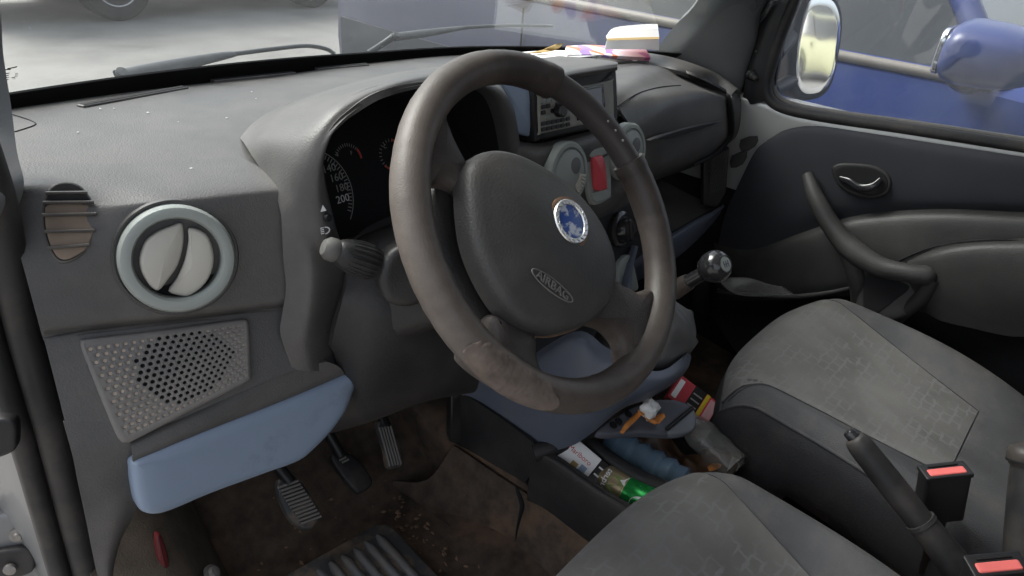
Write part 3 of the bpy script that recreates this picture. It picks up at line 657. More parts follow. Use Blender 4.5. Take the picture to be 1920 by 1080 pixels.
# crease shadow line where the hood sinks into the top
# cluster face
CPL = plane((-.40, .305, 1.07), (0, -.93, .36)); cX, cY, cN = frame(CPL[1])
clus = pillow('instrument_cluster', [(598, 440), (592, 380), (596, 300), (625, 235), (690, 190), (780, 165), (870, 160), (930, 190), (955, 260), (970, 350), (900, 400), (780, 430), (680, 470)], CPL, M['soft_black'], dash, .01, .003)
FP = off(CPL, .004)
def gauge(px, py, r, a0, a1, n, m, width=.0012, length=.006, name='gauge', parent=clus):
    c = at(px, py, pl=FP); V = []; F = []
    for i in range(n):
        a = R_(a0+(a1-a0)*i/(n-1)); e = cX*math.cos(a)+cY*math.sin(a); p = np.cross(cN, e)
        k = len(V)
        V += [c+e*(r-length)-p*width/2, c+e*(r-length)+p*width/2, c+e*r+p*width/2, c+e*r-p*width/2]; F.append((k, k+1, k+2, k+3))
    return mesh(name, V, F, m, parent, smooth=False)
def arc(px, py, r, a0, a1, wd, m, name, parent=clus, pl=FP):
    c = at(px, py, pl=pl); V = []; F = []; n = 16
    for i in range(n+1):
        a = R_(a0+(a1-a0)*i/n); e = cX*math.cos(a)+cY*math.sin(a); V += [c+e*r, c+e*(r+wd)]
        if i: k = 2*i; F.append((k-2, k-1, k+1, k))
    return mesh(name, V, F, m, parent, smooth=False)
gauge(585, 372, .058, -30, 75, 24, M['white_dim'], name='speed_scale')
arc(585, 372, .059, -40, 80, .0012, M['white_dim'], 'speed_scale_edge')
for s_, px, py in (('200', 643, 373), ('180', 641, 352), ('160', 631, 333), ('140', 617, 316)):
    text('speed_numeral', s_, at(px, py, pl=FP), cX, cY, cN, .0135, M['white'] if s_ == '200' else M['white_dim'], clus, .0002)
gauge(654, 300, .021, 40, 150, 12, M['white_dim'], .0009, .004, 'fuel_scale'); arc(654, 300, .018, -5, 35, .003, M['red_print'], 'fuel_reserve')
gauge(735, 290, .021, 60, 220, 12, M['white_dim'], .0009, .004, 'temperature_scale'); arc(735, 290, .018, 40, 75, .003, M['red_print'], 'temperature_warning'); arc(735, 290, .018, 215, 262, .0025, M['red_print'], 'temperature_warning')
text('gauge_letter', 'F', at(659, 287, pl=FP), cX, cY, cN, .007, M['white_dim'], clus, .0002)
text('gauge_letter', 'E', at(633, 290, pl=FP), cX, cY, cN, .006, M['white_dim'], clus, .0002)
text('gauge_letter', 'C', at(722, 275, pl=FP), cX, cY, cN, .007, M['white_dim'], clus, .0002)
# pillar between hood and column
cp = hood
# lights switches with printed symbols on the panel edge
PSW = plane(at(612, 430, y=.191), (-.15, -.97, .15))
for px, py in ((612, 407), (619, 450)):
    lathe('push_knob', [(.0045, -.003), (.0045, .004), (.0035, .006), (0, .0065)], at(px, py, pl=off(PSW, .002)), PSW[1], M['black'], cp, 16)
sx, sy, sn = frame(PSW[1])
o_ = at(606, 391, pl=off(PSW, .004))
mesh('hazard_symbol', [o_-sx*.0035-sy*.003, o_+sx*.0035-sy*.003, o_+sy*.004], [(0, 1, 2)], M['white'], cp, smooth=False)
o_ = at(611, 432, pl=off(PSW, .004)); Vv = []; Ff = []
for i in range(4):
    k = len(Vv); yy = (-.003+.002*i); Vv += [o_-sx*.006+sy*yy, o_-sx*.002+sy*yy, o_-sx*.002+sy*(yy+.0011), o_-sx*.006+sy*(yy+.0011)]; Ff.append((k, k+1, k+2, k+3))
for i in range(10):
    a0, a1 = R_(-90+18*i), R_(-72+18*i); k = len(Vv)
    Vv += [o_-sx*.001+sx*.006*math.cos(a0)+sy*.0042*math.sin(a0), o_-sx*.001+sx*.006*math.cos(a1)+sy*.0042*math.sin(a1), o_-sx*.001+sx*.0045*math.cos(a1)+sy*.003*math.sin(a1), o_-sx*.001+sx*.0045*math.cos(a0)+sy*.003*math.sin(a0)]; Ff.append((k, k+1, k+2, k+3))
mesh('fog_lamp_symbol', Vv, Ff, M['white'], cp, smooth=False)
# --- centre stack
RPL = plane((0, .245, 1.13), (-.02, -.97, .22)); rX, rY, rN = frame(RPL[1])
hs = [at(1001, 160, pl=RPL), at(1045, 140, pl=RPL), at(1158, 122, pl=RPL)]
housing = pillow('radio_housing', [(1000, 178), (1006, 160), (1060, 143), (1148, 126), (1157, 132), (1160, 225), (1153, 234), (1080, 250), (1016, 263), (1006, 258)], off(RPL, .004), M['dash_dark'], dash, .10, .006, 0, 3)
patch('radio_hood', [[np.array([-.20, .50, 1.12]), np.array([-.05, .53, 1.118]), np.array([.12, .50, 1.115])],
                     [np.array([-.17, .40, 1.165]), np.array([-.04, .40, 1.170]), np.array([.10, .40, 1.165])],
                     [at(1003, 158, y=.25)+np.array([0, .01, .004]), at(1060, 137, y=.25)+np.array([0, .01, .004]), at(1155, 121, y=.25)+np.array([0, .01, .004])],
                     [at(1004, 160, y=.235), at(1060, 140, y=.232), at(1157, 124, y=.235)],
                     [at(1005, 170, y=.235), at(1060, 150, y=.232), at(1157, 132, y=.235)]], M['dash'], dash, k=5, thick=.004, toward=(-.5, -.3, 2))
rad = pillow('radio', [(1011, 182), (1016, 177), (1080, 164), (1146, 150), (1150, 153), (1152, 219), (1148, 224), (1080, 237), (1018, 250), (1013, 247)], off(RPL, .008), M['radio'], dash, .02, .002, 0, 2)
RP2 = off(RPL, .010)
pillow('screen_bezel', [(1078, 168), (1132, 158), (1136, 215), (1084, 226)], RP2, M['gloss_black'], rad, .004, .001, 0, 1, False)
pillow('display', [(1084, 172), (1128, 164), (1131, 210), (1088, 219)], off(RPL, .0115), M['lcd'], rad, .003, .0006, 0, 1, False)
random.seed(3)
for i, px in enumerate((1020, 1029, 1038, 1047, 1056, 1066)):
    for j in range(6):
        if (i+j) % 4 == 3 and j not in (4, 5): continue
        py = 186+j*10.5+(1040-px)*.20
        v_, f_ = pillow_geo(rrect(.010, .006, .002), at(px, py, pl=RP2), rX, rY, rN, .003, .001, 0, 1, False)
        mesh('radio_button', v_, f_, M['black'] if (i*3+j) % 3 else M['vent_ring'], rad, sharp=40)
lathe('volume_knob', [(.010, 0), (.010, .010), (.008, .012), (0, .012)], at(1046, 207, pl=RP2), rN, M['gloss_black'], rad, 24)
# pale blue cheek beside the radio
BPL = plane((-.175, .262, 1.14), (-.12, -.97, .16))
pillow('blue_cheek', [(934, 152), (945, 154), (1001, 163), (1006, 210), (1009, 253), (998, 257), (975, 252), (962, 246), (952, 215)], BPL, M['blue_pale'], dash, .04, .005, .004, 3)
# heater panel, moulded round
hp = [[(930, 262, .30), (960, 262, .262), (1010, 268, .245), (1080, 252, .24), (1150, 236, .24), (1192, 232, .252), (1198, 240, .30)],
      [(945, 290, .29), (965, 285, .24), (1012, 288, .222), (1080, 270, .217), (1150, 252, .217), (1190, 248, .23), (1200, 258, .29)],
      [(950, 340, .29), (975, 340, .235), (1020, 345, .218), (1085, 330, .212), (1150, 310, .212), (1192, 300, .225), (1203, 305, .29)],
      [(965, 400, .29), (990, 400, .235), (1030, 405, .218), (1090, 392, .212), (1150, 372, .212), (1190, 355, .225), (1202, 355, .29)],
      [(975, 460, .30), (1000, 450, .26), (1040, 450, .24), (1095, 430, .235), (1150, 405, .235), (1188, 385, .245), (1200, 380, .30)]]
heat = patch('centre_panel', [[at(a, b, y=c) for a, b, c in r] for r in hp], M['dash'], dash, k=6, thick=.004)
HPL = plane((0, .214, 1.03), (0, -.98, .2)); hX, hY, hN = frame(HPL[1])
for px, py in ((1062, 325), (1177, 285)):
    c = at(px, py, pl=off(HPL, .010))
    cv = lathe('centre_vent', [(.049, -.01), (.049, .004), (.046, .0075), (.0405, .008), (.039, .005), (.039, .003), (.038, .006), (.034, .009), (.0, .0105)], c, hN, M['vent_ring'], dash, 48)
    for i in range(6):
        a = R_(-62+i*9); q = c+hX*.030*math.cos(a)+hY*.030*math.sin(a)+hN*.010
        e = hX*math.cos(a)+hY*math.sin(a)
        tube('thumb_rib', [q-e*.009, q+e*.006], .0024, M['vent_flap'], cv, 8)
    lathe('vent_dimple', [(.013, 0), (.012, .0006), (0, .0008)], c+hX*.012+hY*.010+hN*.0098, hN, M['pillar'], cv, 24)
swp = pillow('switch_surround', [(1101, 285), (1108, 276), (1130, 270), (1143, 276), (1147, 360), (1142, 373), (1118, 385), (1108, 375), (1102, 340)], off(HPL, .006), M['vent_ring'], dash, .008, .003, 0, 3)
pillow('hazard_switch', [(1114, 300), (1120, 294), (1131, 292), (1137, 310), (1140, 350), (1136, 356), (1122, 358), (1117, 345)], off(HPL, .013), M['red'], dash, .008, .004, .003, 3)
pillow('switch', [(1106, 292), (1116, 278), (1136, 276), (1139, 288), (1116, 296)], off(HPL, .009), M['vent_ring'], swp, .005, .002, 0, 2)
pillow('switch', [(1112, 362), (1142, 355), (1142, 370), (1118, 380)], off(HPL, .009), M['vent_ring'], swp, .005, .002, 0, 2)
# heater dials below
LPL = plane((0, .235, .95), (0, -.97, .25)); lX, lY, lN = frame(LPL[1])
pillow('lower_trim', [(1160, 500), (1182, 478), (1195, 520), (1196, 545), (1165, 545)], off(LPL, .010), M['vent_ring'], dash, .02, .004, 0, 3)
pillow('heater_panel', [(1090, 400), (1150, 385), (1195, 372), (1212, 380), (1215, 440), (1205, 480), (1150, 505), (1095, 510), (1070, 460)], LPL, M['black'], dash, .02, .006, 0, 4)
for px, py in ((1163, 430), (1105, 448)):
    c = at(px, py, pl=off(LPL, .004))
    hk = lathe('heater_knob', [(.034, -.004), (.034, .004), (.029, .008), (.024, .008), (.022, .020), (.019, .023), (0, .024)], c, lN, M['gloss_black'], dash, 36)
    block('pointer', c+lN*.022, lX, lY, lN, .007, .036, .010, M['column'], hk, .003)
# --- passenger bulge
rowM = [at(1120, 116, z=1.112), at(1180, 112, z=1.112), at(1235, 119, z=1.108), at(1285, 132, z=1.102), at(1335, 153, x=.655), at(1372, 178, x=.665)]
gg0 = [at(1150, 122, z=1.106), at(1200, 118, z=1.106), at(1255, 127, z=1.101), at(1312, 147, z=1.09), at(1362, 172, x=.655)]
gg = [[(1152, 160, .30, 1), (1205, 140, .33, 1), (1265, 145, .35, 1), (1318, 159, .335, 1), (1360, 176, .310, 1)],
      [(1160, 200, .25, 1), (1204, 171, .27, 1), (1272, 160, .295, 1), (1320, 168, .30, 1), (1360, 180, .302, 1)],
      [(1180, 232, .232, 1), (1245, 190, .238, 1), (1300, 176, .258, 1), (1335, 177, .276, 1), (1362, 186, .296, 1)],
      [(1195, 255, .226, 1), (1248, 222, .228, 1), (1300, 206, .245, 1), (1335, 202, .268, 1), (1364, 204, .292, 1)],
      [(1200, 290, .226, 1), (1248, 270, .228, 1), (1300, 252, .245, 1), (1335, 240, .268, 1), (1366, 232, .290, 1)],
      [(1203, 335, .24, 1), (1250, 318, .24, 1), (1298, 300, .255, 1), (1332, 285, .272, 1), (1362, 262, .292, 1)],
      [(1210, 345, .32, 1), (1252, 330, .32, 1), (1298, 314, .33, 1), (1330, 298, .335, 1), (1356, 278, .34, 1)]]
gl = patch('glovebox_lid', [gg0]+[[at(a, b, y=c) for a, b, c, f in r] for r in gg], M['dash'], dash, k=6, thick=.005)
# lid line and pull slot
def on_y(pts): return [at(a, b, y=c) for a, b, c in pts]
tube('lid_seam', on_y([(1158, 200, .249), (1180, 184, .258), (1204, 172, .268), (1240, 163, .282), (1276, 160, .294)]), .0011, M['soft_black'], gl, 6, k=4)
GPL = plane(at(1290, 244, y=.236), (.16, -.95, .12))
ps = pillow('pull_slot', [(1218, 263), (1250, 250), (1300, 236), (1350, 226), (1353, 229), (1330, 240), (1290, 254), (1245, 262)], off(GPL, .002), M['dash'], gl, .006, .002, 0, 3)
pillow('slot_opening', [(1232, 261), (1262, 250), (1305, 238), (1346, 229), (1325, 239), (1285, 252), (1250, 260)], off(GPL, .004), M['soft_black'], ps, .003, .0006, 0, 3)
# ledge behind, and end cap
rowS = [at(1110, 98, z=1.098), at(1170, 98, z=1.098), at(1226, 104, x=.66), at(1278, 116, x=.675), at(1338, 138, x=.685), at(1384, 170, x=.69)]
rowL = [a*.5+b*.5+np.array([0, -.003, .010]) for a, b in zip(rowS, rowM)]
rowB0 = [p+np.array([.0, .02, -.03]) for p in rowS]
patch('top_ledge', [rowB0, rowS, rowL, rowM, [p+np.array([-.006, -.004, -.012]) for p in rowM]], M['dash'], dash, k=5, thick=.004, toward=(0, -.3, 3))
ec = [[(1364, 172, .312), (1374, 173, .298), (1386, 177, .300), (1394, 186, .36)], [(1364, 190, .300), (1375, 190, .286), (1389, 192, .296), (1396, 196, .36)], [(1367, 228, .294), (1378, 226, .281), (1390, 224, .292), (1397, 224, .36)], [(1362, 262, .298), (1374, 258, .286), (1387, 252, .300), (1393, 248, .36)], [(1350, 280, .33), (1364, 274, .32), (1380, 266, .33), (1388, 262, .37)]]
patch('end_cap', [[at(a, b, y=c) for a, b, c in r] for r in ec], M['dash'], dash, k=5, thick=.004)
tube('end_seam', on_y([(1362, 176, .296), (1367, 186, .288), (1371, 222, .283), (1368, 256, .288), (1342, 288, .280), (1300, 310, .258)]), [.003, .006, .0075, .007, .005, .003], M['soft_black'], dash, 8, k=4)
c = at(1391, 207, y=.315)
sv = lathe('side_vent', [(.040, -.02), (.040, .002), (.037, .006), (.032, .006), (.031, 0), (0, -.002)], c, (.55, -.80, .25), M['vent_ring'], dash, 40)
lathe('shutter', [(.029, 0), (.027, .008), (.014, .012), (0, .012)], c, (.55, -.80, .25), M['vent_flap'], sv, 24)
pillow('door_gap_boot', [(1380, 225), (1395, 215), (1402, 240), (1396, 262), (1382, 270)], plane(at(1390, 240, y=.33), (-.5, -.85, .1)), M['soft_black'], dash, .02, .006, 0, 4)
# underside shelf on the passenger side
patch('shelf_back', [[np.array([x, .47, z]) for x in (.10, .4, .72)] for z in (.98, .88, .77)], M['dash_dark'], dash, k=3, thick=.005)
patch('parcel_shelf', [[np.array([.14, .50, .775]), np.array([.4, .50, .775]), np.array([.72, .49, .775])], [np.array([.14, .36, .765]), np.array([.4, .36, .765]), np.array([.70, .37, .765])],
                       [np.array([.16, .235, .768]), at(1250, 446, y=.225)+np.array([0, .01, -.004]), at(1352, 386, y=.265)+np.array([0, .01, -.004])]], M['dash'], dash, k=4, thick=.006, toward=(0, 0, 3))
lp_ = [[(1175, 478, .228), (1215, 462, .215), (1252, 443, .205), (1300, 414, .225), (1335, 396, .25), (1356, 383, .262)],
       [(1172, 488, .215), (1215, 472, .20), (1253, 452, .19), (1302, 421, .21), (1338, 402, .235), (1358, 388, .25)],
       [(1172, 510, .215), (1215, 494, .20), (1252, 474, .19), (1300, 440, .21), (1334, 413, .237), (1354, 393, .252)],
       [(1176, 535, .235), (1215, 518, .225), (1250, 497, .215), (1290, 466, .23), (1325, 432, .25), (1350, 402, .262)]]
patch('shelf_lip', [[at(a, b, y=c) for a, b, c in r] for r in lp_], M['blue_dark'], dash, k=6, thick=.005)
# perforated patch at the shelf end
epl = plane(at(1347, 325, x=.645), (-.72, -.68, .1))
v_, f_, fm_ = grille(epl, [(1332, 296), (1366, 280), (1360, 350), (1330, 368)], 9, 16, None, None, .28)
mesh('end_grille', v_, f_, None, dash, smooth=False, mats=[M['door_grey'], M['soft_black'], M['dash_dark']], fmat=fm_)
pillow('shelf_end_panel', [(1318, 300), (1368, 278), (1362, 360), (1345, 392), (1318, 385)], off(epl, -.006), M['dash_dark'], dash, .02, .004, 0, 1, False)
patch('under_panel', [[np.array([.14, .26, .74]), np.array([.4, .25, .72]), np.array([.70, .29, .72])], [np.array([.16, .36, .68]), np.array([.4, .36, .66]), np.array([.70, .38, .66])], [np.array([.16, .6, .60]), np.array([.4, .6, .58]), np.array([.70, .6, .58])]], M['black'], dash, k=4, thick=.005)
# lower trim running down to the passenger sill
tube('passenger_kick_trim', on_y([(1325, 490, .28), (1312, 550, .28), (1316, 600, .275), (1340, 640, .26), (1375, 668, .24)]), [.026, .026, .026, .025, .022], M['dash_dark'], dash, 14, k=5)
patch('passenger_kick_panel', [[at(a, b, y=c) for a, b, c in r] for r in [[(1250, 500, .40), (1300, 480, .40), (1345, 410, .40)], [(1250, 590, .40), (1300, 590, .40), (1345, 560, .36)], [(1250, 700, .40), (1320, 700, .40), (1370, 680, .36)]]], M['soft_black'], dash, k=3, thick=.005)

# ================================================================== steering column and wheel
WC = np.array([-.40, 0., 1.12]); tau, ya = R_(37.6), R_(1.3)
n_w = np.array([math.sin(ya)*math.cos(tau), -math.cos(ya)*math.cos(tau), math.sin(tau)])
X_w = np.array([math.cos(ya), math.sin(ya), 0]); U_w = np.cross(n_w, X_w)
col = thing('steering_column', 'dark plastic steering column shroud behind the wheel, with a ribbed stalk on its left', 'steering column', tuple(WC-n_w*.25))
def colring(s, w_, h_, dz=0, r=.03):
    return [WC-n_w*s+X_w*x+U_w*(y+dz) for x, y in rrect(2*w_, 2*h_, r, 4)]
def loft_geo(rings, cap=True):
    n = len(rings[0]); V = [p for r in rings for p in r]; F = []
    for i in range(len(rings)-1):
        for j in range(n): F.append((i*n+j, i*n+(j+1) % n, (i+1)*n+(j+1) % n, (i+1)*n+j))
    if cap: F.append(tuple(range(n))[::-1]); F.append(tuple((len(rings)-1)*n+j for j in range(n)))
    return V, F
v_, f_ = loft_geo([colring(.052, .050, .045), colring(.065, .062, .055), colring(.12, .080, .060, .005), colring(.20, .105, .065, .015), colring(.27, .14, .07, .02)])
mesh('shroud', v_, f_, M['column'], col, sharp=45)
kn = [[(640, 470, .205), (690, 425, .215), (760, 396, .22), (850, 380, .24)], [(650, 525, .185), (720, 500, .165), (790, 500, .15), (880, 500, .15)], [(640, 570, .175), (720, 580, .14), (800, 600, .12), (900, 620, .12)], [(624, 640, .185), (700, 670, .145), (790, 690, .13), (900, 700, .14)],
      [(632, 690, .195), (690, 740, .165), (780, 745, .155), (890, 735, .16)], [(640, 760, .21), (690, 785, .19), (770, 762, .19), (860, 735, .20)], [(610, 815, .24), (690, 793, .24), (760, 765, .24), (850, 735, .25)]]
patch('knee_panel', [[at(a, b, y=c) for a, b, c in r] for r in kn], M['dash_dark'], col, k=6, thick=.005)
# collar opening where the stalk enters
spl = plane(at(760, 545, y=.10), (-.45, -.85, .25))
pillow('stalk_collar', [(712, 520), (735, 470), (790, 455), (810, 500), (800, 560), (765, 578), (725, 565)], spl, M['column'], col, .03, .008, 0, 4)
st0, st1 = at(628, 470, t=.735), at(800, 528, t=.80); dv = (st1-st0)/np.linalg.norm(st1-st0)
Ls = np.linalg.norm(st1-st0)
stalk = tube('stalk', [st0+dv*Ls*f for f in (.0, .02, .08, .18, .32, .42, .55, .8, 1.0)], [.008, .012, .0155, .0175, .0185, .0165, .0145, .0125, .012], M['column'], col, 20, k=3)
lathe('stalk_tip', [(.0105, 0), (.0125, .004), (.012, .012), (.008, .017), (0, .018)], st0+dv*.004, -dv, M['stalk_tip'], stalk, 24)
sN = np.cross(dv, (0, 0, 1.)); sN /= np.linalg.norm(sN); sB = np.cross(sN, dv)
for i in range(22):
    a = 2*math.pi*i/22; e = sN*math.cos(a)+sB*math.sin(a)
    tube('grip_rib', [st0+dv*Ls*.12+e*.0162, st0+dv*Ls*.22+e*.0178, st0+dv*Ls*.36+e*.0180, st0+dv*Ls*.41+e*.0162], [.0008, .0014, .0014, .0006], M['column'], stalk, 6)
for f in (.50, .55, .60):
    lathe('stalk_mark', [(.0012, 0), (.001, .0006), (0, .0008)], st0+dv*Ls*f-np.cross(dv, sB)*0+(-CD+dv*(CD @ dv))*(.0148-.002*(f-.5)*10), -CD, M['white_dim'], stalk, 10)

# steering wheel, turned about 50 degrees to the right
al = R_(50); Rw = math.cos(al)*X_w-math.sin(al)*U_w; Uw = math.cos(al)*U_w+math.sin(al)*X_w
mw = Matrix([[Rw[0], Uw[0], n_w[0], WC[0]], [Rw[1], Uw[1], n_w[1], WC[1]], [Rw[2], Uw[2], n_w[2], WC[2]], [0, 0, 0, 1]])
wheel = thing('steering_wheel', 'worn brown leather steering wheel turned to the right, with dark airbag pad', 'steering wheel', mw=mw)
WP = lambda z: (WC+n_w*z, n_w)
def wl(px, py, z):
    q = at(px, py, pl=WP(z))-WC; return (q @ Rw, q @ Uw)
def wang(px, py): x, y = wl(px, py, 0); return math.degrees(math.atan2(y, x))
RR = .176
def rim_geo(a0, a1, rf, n=90, seg=18, closed=False):
    V = []; F = []
    m_ = n if closed else n+1
    for i in range(m_):
        a = R_(a0+(a1-a0)*i/n); e = Rw*math.cos(a)+Uw*math.sin(a); r = rf(i/n)
        for j in range(seg):
            t = 2*math.pi*j/seg
            V.append(WC+e*(RR+r*math.cos(t))+n_w*r*1.08*math.sin(t))
    for i in range(n):
        k = (i+1) % m_
        for j in range(seg): F.append((i*seg+j, k*seg+j, k*seg+(j+1) % seg, i*seg+(j+1) % seg))
    if not closed: F.append(tuple(range(seg))); F.append(tuple(n*seg+j for j in range(seg))[::-1])
    return V, F
v_, f_ = rim_geo(0, 360, lambda f: .0145, 96, closed=True)
rim = mesh('rim', v_, f_, M['rim_bare'], wheel, sharp=60)
aS, aE = wang(1035, 160), wang(1170, 310)     # bare stretch between these (photo: upper right)
if aE > aS: aE -= 360
rnd = np.random.RandomState(5)
wob = rnd.randn(200)*.0003
def rc(f):
    end = min(f, 1-f)
    return .0178+.0002*math.sin(40*f)+wob[int(f*199)]*.4+(.0008 if end < .012 else 0)
angs = (aE, aE-(360-(aS-aE)))
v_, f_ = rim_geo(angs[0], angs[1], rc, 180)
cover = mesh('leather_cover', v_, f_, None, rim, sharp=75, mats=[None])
# wear of the leather, stored on its points: rub, dust and lighting put into the colour, 1 = palest, 0 = still dark brown
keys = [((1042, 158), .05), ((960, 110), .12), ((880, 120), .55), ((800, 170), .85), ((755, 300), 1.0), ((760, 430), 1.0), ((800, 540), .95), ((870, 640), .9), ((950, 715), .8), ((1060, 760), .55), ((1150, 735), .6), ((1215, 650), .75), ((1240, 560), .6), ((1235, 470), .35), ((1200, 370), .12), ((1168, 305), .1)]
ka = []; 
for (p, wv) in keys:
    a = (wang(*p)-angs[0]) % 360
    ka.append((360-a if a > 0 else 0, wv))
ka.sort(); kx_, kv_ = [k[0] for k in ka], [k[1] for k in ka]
me_ = cover.data; at_ = me_.attributes.new('wear_light', 'FLOAT', 'POINT')
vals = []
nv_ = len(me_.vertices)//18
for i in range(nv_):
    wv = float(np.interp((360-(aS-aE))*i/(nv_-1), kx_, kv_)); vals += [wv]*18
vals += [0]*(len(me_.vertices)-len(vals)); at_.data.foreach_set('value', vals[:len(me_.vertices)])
me_.materials.clear(); me_.materials.append(M['cover_wear_light'])
def ragged(name, p0, p1, t0, t1, m, r):
    a, b = wang(*p0), wang(*p1)
    if b > a: b -= 360
    V = []; F = []; n = 70; sg = 10
    for i in range(n+1):
        f = i/n; e = Rw*math.cos(R_(a+(b-a)*f))+Uw*math.sin(R_(a+(b-a)*f))
        env = math.sin(math.pi*f)**.4; j0 = rnd.uniform(-8, 8); j1 = rnd.uniform(-14, 14)
        for j in range(sg+1):
            t = R_((t0+t1)/2+((t1-t0)/2)*env*(2*j/sg-1)+(j0 if j == 0 else j1 if j == sg else 0))
            rr = r+(-.0009 if j in (0, sg) else rnd.uniform(-.0002, .0003))
            V.append(WC+e*(RR+rr*math.cos(t))+n_w*rr*1.08*math.sin(t))
    for i in range(n):
        for j in range(sg): F.append((i*(sg+1)+j, (i+1)*(sg+1)+j, (i+1)*(sg+1)+j+1, i*(sg+1)+j+1))
    return mesh(name, V, F, m, rim)
ragged('worn_patch', (1030, 735), (870, 640), -30, 110, M['worn'], .0187)
for px, py in ((1118, 248), (1130, 266), (1142, 284)):
    x, y = wl(px, py, 0); a = math.atan2(y, x); e = Rw*math.cos(a)+Uw*math.sin(a)
    nn = n_w*.9-e*.4; nn /= np.linalg.norm(nn)
    lathe('stud', [(.0016, 0), (.0014, .001), (0, .0014)], WC+e*RR+nn*.0148, nn, M['white_dim'], rim, 10)
def wpil(name, pts, z, m, depth, bevel, dome, parent=wheel, k=5):
    v, f = pillow_geo([wl(a, b, z) for a, b in pts], WC+n_w*z, Rw, Uw, n_w, depth, bevel, dome, k); return mesh(name, v, f, m, parent, sharp=55)
# spokes
wpil('spoke', [(822, 195), (838, 200), (858, 250), (884, 300), (905, 320), (905, 370), (870, 355), (838, 338), (815, 345), (800, 372), (778, 360), (775, 280), (790, 220)], .006, M['cover'], .022, .012, .002)
wpil('spoke', [(930, 585), (985, 605), (1013, 625), (1016, 665), (1030, 702), (1055, 728), (1010, 745), (940, 715), (880, 665), (905, 640), (930, 640)], .006, M['cover'], .022, .012, .002)
wpil('spoke', [(1150, 525), (1180, 533), (1205, 545), (1228, 540), (1232, 580), (1225, 640), (1195, 690), (1178, 675), (1172, 640), (1148, 612), (1110, 590)], .006, M['cover_dark'], .022, .012, .002)
wpil('hub_shell', [(812, 352), (850, 335), (900, 340), (960, 420), (1040, 560), (1010, 612), (960, 640), (924, 640), (880, 580), (842, 515), (820, 440)], -.012, M['column'], .04, .012, .004)
hubr = wpil('hub_edge', [(879, 330), (890, 292), (930, 285), (985, 296), (1050, 335), (1105, 395), (1142, 460), (1150, 520), (1125, 585), (1070, 623), (1008, 619), (945, 578), (893, 500), (874, 400)], .004, M['rust'], .02, .004, 0)
pad = wpil('airbag_pad', [(884, 335), (893, 296), (925, 275), (970, 279), (1020, 301), (1072, 336), (1120, 388), (1152, 446), (1166, 505), (1157, 560), (1122, 600), (1068, 619), (1012, 612), (962, 578), (920, 512), (893, 435)], .026, M['pad'], .028, .014, .013, k=6)
pv = at(1069, 416, pl=WP(.037))
badge = lathe('badge', [(.0265, -.004), (.0265, .0), (.024, .0005), (.0235, -.0015)], pv, n_w, M['rust'], pad, 40)
lathe('badge_ring', [(.0232, -.002), (.0232, .002), (.0222, .0032), (.0180, .0032), (.0172, .0022), (.0172, 0)], pv, n_w, M['chrome'], badge, 48)
lathe('badge_disc', [(.0172, 0), (.0171, .0018), (.010, .0024), (0, .0026)], pv, n_w, M['badge'], badge, 36)
for i in range(40):   # laurel beads round the ring
    a = 2*math.pi*i/40; e = Rw*math.cos(a)+Uw*math.sin(a)
    if i % 2 == 0:
        tube('laurel_leaf', [pv+e*.0186+n_w*.0033, pv+(Rw*math.cos(a+.14)+Uw*math.sin(a+.14))*.0216+n_w*.0036], [.0010, .0004], M['steel'], badge, 6)
x0 = np.array(wl(1002, 507, .039)); x1 = np.array(wl(1074, 562, .039)); tdir = (x1-x0)/np.linalg.norm(x1-x0); tlen = np.linalg.norm(x1-x0); tc_ = (x0+x1)/2
tX = Rw*tdir[0]+Uw*tdir[1]; tY = np.cross(n_w, tX)
tO = WC+Rw*tc_[0]+Uw*tc_[1]+n_w*.0372
ellp = [(math.cos(2*math.pi*i/40)*tlen*.53, math.sin(2*math.pi*i/40)*tlen*.135) for i in range(40)]
tube('oval_border', [tO+tX*a+tY*b+n_w*.0002 for a, b in ellp+ellp[:1]], .0007, M['grille'], pad, 6)
text('embossed_airbag_lettering', 'AIRBAG', tO+n_w*.0004, tX, tY, n_w, .0125, M['grille'], pad, .0006)

# ================================================================== centre console
con = thing('centre_console', 'low centre console with blue sides, open tray and cup hollows between the front seats', 'console', (0, .1, .45))
# blue fascia: left flank and nose sweeping round under the gear lever
bf = [[(900, 640, .20), (1000, 630, .13), (1085, 618, .07), (1130, 636, .045), (1175, 660, .04), (1225, 690, .04)],
      [(870, 680, .22), (980, 690, .15), (1085, 650, .085), (1130, 672, .05), (1178, 690, .035), (1230, 705, .03)]]
flank = [[at(850, 690, x=-.15), at(950, 690, x=-.145), at(1075, 622, x=-.12), at(1135, 650, x=-.105), at(1185, 680, x=-.09), at(1235, 696, x=-.06), at(1280, 672, x=.0), at(1291, 655, x=.05)],
         [at(852, 715, x=-.165), at(950, 720, x=-.16), at(1070, 650, x=-.145), at(1130, 680, x=-.13), at(1185, 704, x=-.11), at(1240, 712, x=-.07), at(1286, 690, x=.0), at(1296, 670, x=.055)],
         [at(858, 735, x=-.17), at(955, 755, x=-.165), at(1075, 745, x=-.155), at(1130, 750, x=-.14), at(1185, 735, x=-.115), at(1238, 726, x=-.07), at(1282, 700, x=.0), at(1292, 682, x=.055)],
         [at(880, 748, x=-.165), at(985, 815, x=-.165), at(1065, 800, x=-.155), at(1120, 785, x=-.135), at(1180, 752, x=-.105), at(1230, 735, x=-.06), at(1270, 712, x=.01), at(1285, 695, x=.06)],
         [at(910, 765, x=-.160), at(1010, 838, x=-.160), at(1065, 838, x=-.150), at(1110, 812, x=-.13), at(1165, 768, x=-.10), at(1215, 748, x=-.05), at(1255, 725, x=.02), at(1280, 705, x=.065)]]
patch('blue_side', flank, M['blue_dark'], con, k=6, thick=.005)
